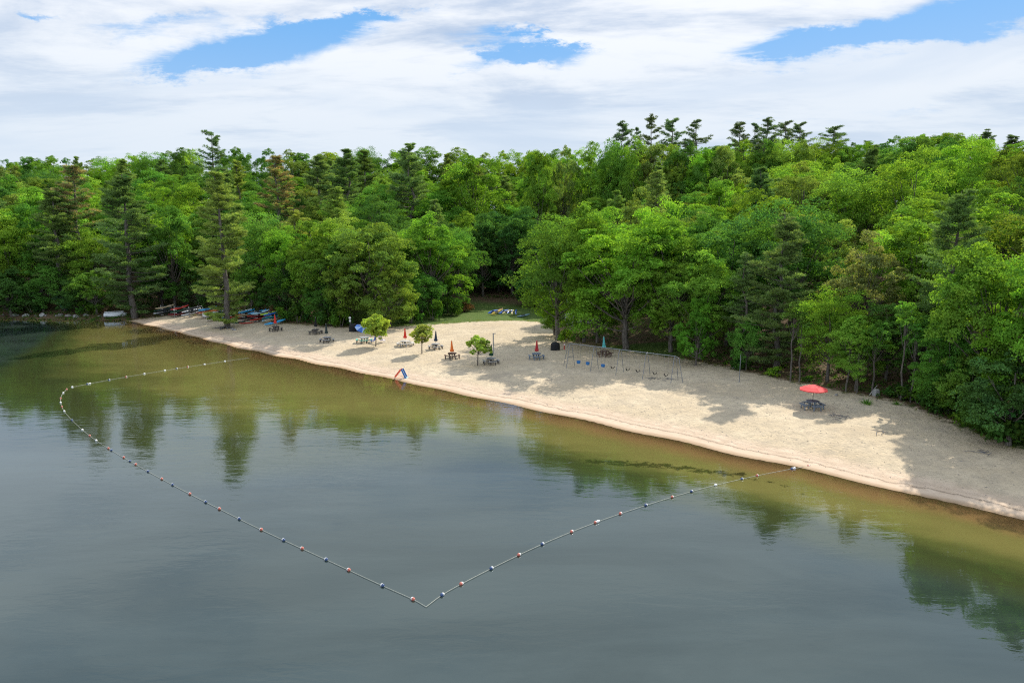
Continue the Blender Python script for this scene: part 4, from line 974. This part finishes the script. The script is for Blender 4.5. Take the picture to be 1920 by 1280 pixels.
RACKN = ['the first rack by the pine trunks', 'the maroon-kayak rack', 'the white-kayak rack', 'the notice-board rack', 'the rack before the shore pine', 'the rack behind the shore pine', 'the rack after the shore pine', 'the red-hulled rack', 'the last rack by the shrubs']
RK = [  # column, row, turn, kayak colours: lower pair, middle pair, upper pair
    (303, 592, 'k_white k_charcoal', 'k_green k_charcoal', '- k_tan'), (328, 594, 'k_maroon k_maroon', '- k_green', '- k_red'), (355, 595, 'k_white -', 'k_white k_charcoal', '- k_charcoal'), (381, 596.5, '- k_tan', 'k_maroon k_orange', '- k_azure'),
    (405, 598, 'k_yellow k_blue', 'k_paleblue k_green', '- k_orange'), (430, 600, 'k_blue k_red', 'k_orange k_charcoal', 'k_white k_maroon'), (455, 602, 'k_red k_charcoal', 'k_orange k_tan', 'k_white k_azure'), (479, 604, 'k_charcoal k_red', 'k_red k_maroon', 'k_azure k_paleblue'), (505, 606, 'k_paleblue k_tan', 'k_teal k_teal', 'k_lime k_blue')]
for ri, (px, py, lo, mi, hi) in enumerate(RK):
    p = at(px, py); turn = R(-36)
    o = empty('kayak_rack', p, turn, 'grey wooden kayak rack, '+RACKN[ri], 'kayak rack', 'wooden kayak racks under the trees')
    for fy_ in (0.0, 1.9):
        MB().box((0, fy_, 1.08), (.14, .14, 2.3)).build('post', W_['grey_wood'], o)
        for lv in (.30, .88, 1.46): MB().box((0, fy_-.09, lv+(.24 if fy_ else 0)), (1.9, .05, .12)).build('arm', W_['pale_wood'], o)
    MB().beam((0, 0, .2), (0, 1.9, .2), .08, .08).build('tie_beam', W_['grey_wood'], o); MB().beam((0, 0, 1.9), (0, 1.9, 1.9), .08, .08).build('tie_beam', W_['grey_wood'], o)
    Mx = Matrix.Translation(p) @ Matrix.Rotation(turn, 4, 'Z')
    for li, (row_, lv) in enumerate(((lo, .36), (mi, .94), (hi, 1.52))):
        for si, cc in enumerate(row_.split()):
            if cc == '-': continue
            lp = Mx @ Vector(((-.50 if si == 0 else .50), .75+rng.normal()*.15, lv+.14))
            kayak(lp, (R(7+rng.normal()*1.5), R(rng.normal()*10+(0 if si else 0)), turn+R(rng.normal()*4)), cc, f"{CN[cc]} kayak, {('bottom', 'middle', 'top')[li]} arms, {('rowboat', 'umbrella')[si]} side, of {RACKN[ri]}", 1.2)
p = at(516, 609); kayak(p+Vector((0, 0, .30)), (R(9), R(12), R(-44)), 'k_azure', 'light blue kayak lying on the ground in front of the last rack', 1.25, 'boats lying on the ground')
p = at(462, 607); kayak(p+Vector((0, 0, .02)), (0, R(-10), R(-60)), 'k_red', 'red kayak lying on the ground past the big shore pine', .8, 'boats lying on the ground')
p = at(448, 606); kayak(p+Vector((0, 0, .02)), (0, R(0), R(-40)), 'k_green', 'dark green kayak on the ground beside the big shore pine', .8, 'boats lying on the ground')
for (px, py, cc, rz, tilt, lb, s) in [(923.5, 590, 'k_blue', -30, 60, 'deep blue kayak at one end of the row on the grass', .9), (931, 591, 'k_yellow_shaded', -34, 40, 'yellow kayak on the grass beside the pale canoe', 1.0), (934, 588, 'k_maroon', -30, 40, 'dark red kayak behind the yellow one', .8),
                                  (943.5, 590, 'k_blue', -28, 55, 'deep blue kayak leaning beside the pale canoe', .9), (949, 590.5, 'k_cream_shaded', -30, 50, 'pale yellow kayak between two deep blue ones on the grass', .8), (954.5, 590, 'k_blue', -8, 60, 'deep blue kayak in the middle of the row on the grass', .8),
                                  (960, 591, 'k_cream_shaded', 8, 55, 'upright pale yellow kayak near the end of the row', .9), (966, 591, 'k_blue', 14, 60, 'deep blue kayak closing the row on the grass', .95), (981, 594, 'k_paleblue_shaded', -48, 10, 'pale blue kayak lying apart on the grass', 1.05)]:
    p = at(px, py); kayak(p+Vector((0, 0, .10 if tilt < 20 else .55)), (R(4 if tilt < 20 else 20), R(tilt), R(rz)), cc, lb, s, 'kayaks on the grass clearing')
p = at(938, 588); o = kayak(p+Vector((0, 0, .2)), (R(6), R(75), R(-26)), 'k_paleblue_shaded', 'wide pale grey-blue canoe tipped on its side on the grass', 1.25, 'kayaks on the grass clearing', 'canoe', 'canoe'); o.scale = (1.5, .95, 1.5)
# overturned white rowboat
p = at(217, 593); o = empty('rowboat', p, R(-70), 'white rowboat lying overturned at the water edge', 'rowboat')
vs = []; N_ = 14
for i in range(N_+1):
    u = i/N_; w_ = .78*(.72+.28*math.sin(u*math.pi)) if u < .45 else .78*max(0.02, 1-((u-.45)/.55)**2.2); h_ = .62*(.85+.15*u)
    for (a, b) in [(-1, 0), (-.96, .35), (-.72, .80), (-.25, .97), (0, 1.03), (.25, .97), (.72, .80), (.96, .35), (1, 0)]: vs.append((a*w_, (u-.5)*4.2, b*h_*(1 if u < .9 else .75)))
n_ = 9; fs = [(i*n_+a, i*n_+a+1, (i+1)*n_+a+1, (i+1)*n_+a) for i in range(N_) for a in range(n_-1)]+[tuple(range(n_-1, -1, -1))]
hb = MB().add(vs, fs).build('hull', W_['k_white'], o, smooth=True); so = hb.modifiers.new('thickness', 'SOLIDIFY'); so.thickness = .04
m_ = MB()
for s_ in (-1, 1): m_.tube([(vs[i*n_+(0 if s_ < 0 else 8)][0]*1.02, vs[i*n_][1], .05) for i in range(N_+1)], .035, 5)
m_.build('gunwale', W_['grey_wood'], o); MB().beam((0, -2.0, .66), (0, 1.5, .68), .05, .06).build('keel', W_['white_paint'], o); o.scale = (1.1, 1.0, 1.5)

# notice board in front of the racks
p = at(384, 598); o = empty('notice_board', p, 0, 'blank-looking white notice board in front of the kayak racks', 'notice board')
MB().box((0, -.03, .85), (.78, .03, .72)).build('panel', W_['white_paint'], o); MB().box((0, 0, .60), (.08, .06, 1.3)).build('post', W_['grey_wood'], o)
for (px, py, lb) in [(299, 592, 'small round white marker on a thin post by the first rack'), (327.5, 595.5, 'small round white marker on a thin post by the maroon kayak')]:
    p = at(px, py); o = empty('marker_post', p, 0, lb, 'marker', 'round rack markers'); MB().tube([(0, 0, -.1), (0, 0, 1.7)], .025, 6).build('post', W_['grey_wood'], o)
    q = MB().lathe([(.13, 0), (.13, .03)], 14).build('disc', W_['white_paint'], o); q.rotation_euler = (R(90), 0, 0); q.location = (0, -.04, 1.62)

# driftwood roots, stone heap, stump, log, stick, twigs
p = at(419, 616); o = empty('driftwood_roots', p, 0, 'tangle of grey exposed roots on the sand in front of the big shore pine', 'roots'); m_ = MB()
for k_ in range(9):
    a = rng.uniform(2.6, 6.4); L = rng.uniform(1.0, 2.6); pts_ = [(.2*math.cos(a), .3*math.sin(a)+1.0, .18)]
    for q in range(1, 5): pts_.append((L*q/4*math.cos(a)+rng.normal()*.12, 1.0+L*1.3*q/4*math.sin(a)+rng.normal()*.15, .16+.10*rng.random()-.05*q))
    m_.tube(pts_, [.13, .11, .09, .06, .03], 6)
m_.build('roots', W_['drift'], o, smooth=True)
def rock_me(seed, sub=2):
    r = np.random.default_rng(seed); me = bpy.data.meshes.new('rock'); import bmesh; bm = bmesh.new(); bmesh.ops.create_icosphere(bm, subdivisions=sub+1, radius=1)
    k1, k2 = r.normal(size=(4, 3)), r.random(4)*6
    for v in bm.verts:
        n_ = sum(.11*math.sin(2.1*v.co.dot(Vector(k1[i]))+k2[i]) for i in range(4)); v.co *= 1+n_
        for i in range(4):
            pn = Vector(k1[i]).normalized(); dd = v.co.dot(pn)
            if dd > .78: v.co -= pn*(dd-.78)
        v.co.z *= .68
    bm.to_mesh(me); bm.free(); return me
RM = []
for i in range(5):
    for mt in ('stone', 'pale_stone'):
        me = rock_me(i); me.materials.append(W_[mt]); RM.append(me)
def rock(px, py, s, pale, label, group='boulders along the waterline', sz=None):
    p = at(px, py); o = link('boulder', RM[2*int(rng.integers(5))+(1 if pale else 0)]); o.location = p+Vector((0, 0, s*.18)); o.rotation_euler = (rng.normal()*.2, rng.normal()*.2, rng.random()*6); o.scale = (s, s*.8, s*.9)
    tag(o, label, 'boulder', group)
rock(142, 594, .75, 1, 'largest pale boulder at the waterline below the blue-green shrub')
rock(49, 592, .75, 1, 'broad buff boulder at the waterline below the first leafy trees'); 
for i, px in enumerate([8, 22, 36, 62, 72, 86, 97, 108, 118, 128, 155, 168, 182]):
    pale = i % 3 == 1
    px += 5*rng.normal(); rock(px, 592.0+.8*rng.normal(), .25+.45*rng.random()**1.5, pale, 'small whitish rock in the line of rocks at the shaded waterline' if pale else 'small grey rock in the line of rocks at the shaded waterline', 'small whitish rocks along the shaded waterline' if pale else 'small grey rocks along the shaded waterline')
for (px, py, s, lb) in [(437, 618, .45, 'larger grey stone of the pair on the sand near the exposed roots'), (441, 619, .30, 'smaller grey stone of the pair on the sand near the exposed roots'), (1568, 741, .22, 'pale stone in the grass behind the open red umbrella table')]:
    rock(px, py, s, 0, lb, 'loose stones on the sand')
p = at(1642, 741); o = empty('tree_stump', p, .4, 'squared grey stump at the wood edge beside a leaning stick', 'stump', 'cut stumps')
MB().lathe([(.36, -.05), (.34, .1), (.31, .5), (.30, .62)], 10, star=.08, lobes=5).build('stump_body', W_['grey_wood'], o); MB().lathe([(.29, .622), (.28, .635)], 10).build('cut_face', W_['pale_wood'], o)
p = at(1379, 690); o = empty('tree_stump', p, .1, 'grey stump at the wood edge beside the lone post', 'stump', 'cut stumps')
MB().lathe([(.42, -.05), (.38, .1), (.34, .5), (.32, .60)], 10, star=.1, lobes=4).build('stump_body', W_['grey_wood'], o); MB().lathe([(.31, .602), (.30, .615)], 10).build('cut_face', W_['pale_wood'], o)
p = at(1630, 741); o = MB().tube([(0, 0, 0), (.55, .3, .52), (1.0, .5, .95)], [.05, .045, .03], 6).build('leaning_stick', W_['pale_wood']); o.location = p; tag(o, 'pale stick leaning beside the squared stump', 'stick')
p = at(1412, 691); o = MB().tube([(-2.2, .1, .08), (-1, 0, .16), (.5, .08, .20), (2.4, -.05, .12)], [.10, .14, .13, .08], 8).build('fallen_log', W_['brown_wood']); o.location = p; tag(o, 'fallen brown log lying along the wood edge behind the lone post', 'log')
for (px, py, lb, n_) in [(1572, 781, 'heap of grey twigs on the sand near the open red umbrella', 16), (1225, 709, 'scatter of dark twigs under the belt swings', 8), (1247, 711, 'thin dark twigs near the end legs of the swing set', 6), (1034, 711, 'dark twig on the sand in front of the bucket swings', 2), (1650, 810, 'dark twigs in the shade past the open red umbrella', 6), (1840, 846, 'dark twigs in the shade below the leafy bank', 8)]:
    p = at(px, py); m_ = MB()
    for k_ in range(n_):
        a = rng.random()*3.14; L = rng.uniform(.2, .6); c_ = rng.normal(size=2)*.45; m_.tube([(c_[0]-L*math.cos(a), c_[1]-L*math.sin(a), .03), (c_[0], c_[1], .03+.06*rng.random()), (c_[0]+L*math.cos(a), c_[1]+L*math.sin(a), .03)], [.02, .025, .012], 5)
    o = m_.build('twig_heap', W_['drift']); o.location = p; tag(o, lb, 'twigs', 'twigs lying on the sand')
# pieces of bark and cones scattered on the sand
Q = rng.random((9000, 2))*np.array([150, 110])+np.array([-90, 36]); q1 = sdist(shore, Q[:, 0], Q[:, 1]); q2 = sdist(sandedge, Q[:, 0], Q[:, 1]); Q = Q[(q1 > 1.1) & (q2 < 0)]
qz = height(Q[:, 0], Q[:, 1])+.02; an = rng.random(len(Q))*3.14; L = .04+.10*rng.random(len(Q))**2; dx = np.stack([np.cos(an)*L, np.sin(an)*L, 0*an], 1); dy = np.stack([-np.sin(an), np.cos(an), 0*an], 1)*.025
b3 = np.stack([Q[:, 0], Q[:, 1], qz], 1); up_ = np.array([0, 0, .03]); lv = np.stack([b3-dx, b3-dy, b3+dx, b3+dy, b3+up_], 1).reshape(-1, 3); i5 = np.arange(len(Q))[:, None]*5
lf = np.concatenate([i5+np.array([[0, 1, 4]]), i5+np.array([[1, 2, 4]]), i5+np.array([[2, 3, 4]]), i5+np.array([[3, 0, 4]])], 0)
tag(link('leaf_litter', mesh_np('leaf_litter', lv, lf, W_['drift'])), kind='stuff', label='scattered bits of bark and leaf litter on the sand')

# ------------------------------------------------------------------ swim lines
def wpt(px, py): x, y = plane(px, py, 0); return Vector((x, y, 0))
def buoy_line(ctrl, floats, label, end_weight=False):
    P = [wpt(*q) for q in ctrl]
    for _ in range(2):
        q = [P[0]]
        for a, b in zip(P[:-1], P[1:]): q += [a*.75+b*.25, a*.25+b*.75]
        P = q+[P[-1]]
    o = empty('swim_line', P[0], 0, label, 'swim line', 'float lines around the swimming area')
    pl = [v-P[0]+Vector((0, 0, .035)) for v in P]
    MB().tube(pl, .012, 5).build('rope', W_['rope'], o)
    for (px, py, c_) in floats:
        q = wpt(px, py); f_ = min(range(len(P)-1), key=lambda i: ((P[i]+P[i+1])/2-q).length); d = (P[f_+1]-P[f_]).normalized()
        t_ = max(0, min(1, (q-P[f_]).dot(d)/(P[f_+1]-P[f_]).length)); q = P[f_].lerp(P[f_+1], t_)
        hd = math.atan2(d.y, d.x)
        fl = MB().lathe([(.03, 0), (.06, .02), (.086, .07), (.09, .13)], 14).build('float', W_[{'r': 'buoy_red', 'b': 'buoy_blue', 'w': 'buoy_white'}[c_]], o, smooth=True)
        wh = MB().lathe([(.09, .13), (.086, .18), (.06, .23), (.02, .25)], 14).build('float_cap', W_['buoy_white'], fl, smooth=True)
        sg = -1 if d.y < 0 else 1
        fl.location = q-P[0]+Vector((0, 0, .05))-d*.15*sg; fl.rotation_euler = (0, R(90), hd if sg > 0 else hd+math.pi)
        fl['label'] = {'r': 'red and white float', 'b': 'dark blue and white float', 'w': 'white float'}[c_]
buoy_line([(467, 671), (420, 677.5), (300, 696), (200, 713), (135, 726)], [(422, 677.5, 'w'), (386, 683.5, 'w'), (355, 688.5, 'r'), (335, 692, 'b'), (313, 695.5, 'w'), (276, 702, 'w'), (241, 707.5, 'r'), (210, 713.3, 'b'), (171, 719.5, 'w'), (167, 720.5, 'b'), (137, 726, 'w')],
          'straight float line running from the far end of the beach')
buoy_line([(125, 730), (114, 742), (113, 757), (122, 775), (150, 803), (178, 825), (203, 841), (232, 858), (277, 884), (355, 926), (411, 954), (488, 993), (611, 1049), (716, 1098), (776, 1124), (799, 1138)],
          [(125, 730, 'r'), (117, 737, 'w'), (114, 747, 'r'), (114, 755, 'w'), (117, 763, 'r'), (122, 771, 'w'), (136, 788, 'b'), (155, 806, 'w'), (168, 817, 'r'), (181, 826, 'w'), (202.5, 841, 'r'), (208, 844.5, 'b'), (231, 858, 'r'), (242, 865, 'b'), (253.5, 871, 'r'), (277, 884, 'b'), (303, 898, 'r'), (323, 909, 'b'),
           (355.5, 926, 'r'), (386, 941, 'b'), (411, 954, 'r'), (448, 973, 'b'), (489.5, 993, 'r'), (531.5, 1013, 'b'), (564.5, 1029, 'r'), (610.5, 1049.5, 'b'), (652.5, 1069, 'r'), (716.5, 1098, 'b'), (774.5, 1123, 'r')],
          'long curving float line with red and blue floats in the open water')
buoy_line([(799, 1138), (829, 1115), (865, 1095), (921, 1066), (1016, 1020), (1117, 979), (1209, 948), (1297, 921), (1390, 898), (1484, 879), (1530, 872)],
          [(829, 1115, 'b'), (865, 1094.5, 'r'), (921.5, 1065.5, 'b'), (972.5, 1040, 'r'), (1017, 1020, 'b'), (1072.5, 997, 'r'), (1116.5, 979.5, 'r'), (1121, 977.5, 'w'), (1163.5, 963, 'r'), (1210.5, 947, 'b'), (1261, 932, 'r'), (1297, 921.5, 'b'), (1341.5, 909.5, 'w'), (1390, 897.5, 'b'), (1419, 891.5, 'r'), (1485, 879, 'b'), (1489, 878, 'w'), (1516, 874, 'r'), (1531.5, 871.5, 'r')],
          'float line running from the open water in to the sand near the open red umbrella')

# ------------------------------------------------------------------ young ornamental trees on the sand
def orn(px, py, H, Rr, base_, colr, label, seed, leaf=.17, openn=.1, lob=16):
    pr_ = broadleaf(seed, H, Rr, base_, lob, Rr*.36, leaf=leaf, clumps=13, per=44, open_=openn, tw=.075)
    p = at(px, py); o = empty('young_tree', p, 0, label, 'young tree', 'young trees planted on the sand')
    link('trunk', pr_['trunk'], o); c_ = link('crown', pr_['crown'], o); c_.color = (*colr, 1)
orn(705, 649, 4.2, 1.8, 1.6, (.38, .50, .08), 'fullest rounded young tree, bright yellow-green, next to the sea-green benches', 91, lob=40)
orn(791, 663, 4.1, 1.4, 1.6, (.42, .50, .12), 'airy yellowish young tree between the scarlet and navy umbrellas', 92, openn=.3, lob=30)
orn(896, 685, 3.7, 1.4, 1.5, (.34, .47, .09), 'uneven young tree with gaps beside the tall grey post', 93, openn=.3, lob=17)

# ------------------------------------------------------------------ cottages glimpsed through the wood
def cottage(x, y, rz, L, D, Hw, wall, label):
    z = gz(x, y); o = empty('cottage', (x, y, z), rz, label, 'cottage', 'cottages hidden in the wood')
    m_ = MB(); v = [(-L/2, -D/2), (L/2, -D/2), (L/2, D/2), (-L/2, D/2)]
    m_.add([(a, b, -2) for a, b in v]+[(a, b, Hw) for a, b in v]+[(-L/2, 0, Hw+D*.38), (L/2, 0, Hw+D*.38)], [(0, 1, 5, 4), (2, 3, 7, 6), (1, 2, 6, 9, 5), (3, 0, 4, 8, 7)]); m_.build('wall', wall, o)
    m_ = MB()
    for s_ in (-1, 1): m_.add([(-L/2-.4, s_*(D/2+.4), Hw-.25), (L/2+.4, s_*(D/2+.4), Hw-.25), (L/2+.4, 0, Hw+D*.38+.1), (-L/2-.4, 0, Hw+D*.38+.1), (-L/2-.4, s_*(D/2+.4), Hw-.05), (L/2+.4, s_*(D/2+.4), Hw-.05), (L/2+.4, 0, Hw+D*.38+.3), (-L/2-.4, 0, Hw+D*.38+.3)], [(0, 1, 2, 3), (7, 6, 5, 4), (0, 4, 5, 1), (0, 3, 7, 4), (1, 5, 6, 2)])
    m_.build('roof', W_['roofing'], o)
    for i in range(3):
        xw = -L/2+L*(i+.5)/3; f_ = MB().box((xw, -D/2-.03, 1.5), (1.1, .06, 1.3)).build('window', W_['white_paint'], o); MB().box((xw, -D/2-.065, 1.5), (.9, .02, 1.1)).build('pane', W_['glass'], f_)
c1 = plane(1112, 634, 2.5); cottage(c1[0]+1, c1[1]+22, R(8), 6, 5, 2.2, W_['siding'], 'white cottage behind the maples beside the swing set')
c2 = ray(872, 470); cottage(c2[0]/c2[1]*196, 196, R(-6), 11, 7, 3.6, W_['siding'], 'pale grey cottage high in the wood above the grass clearing')
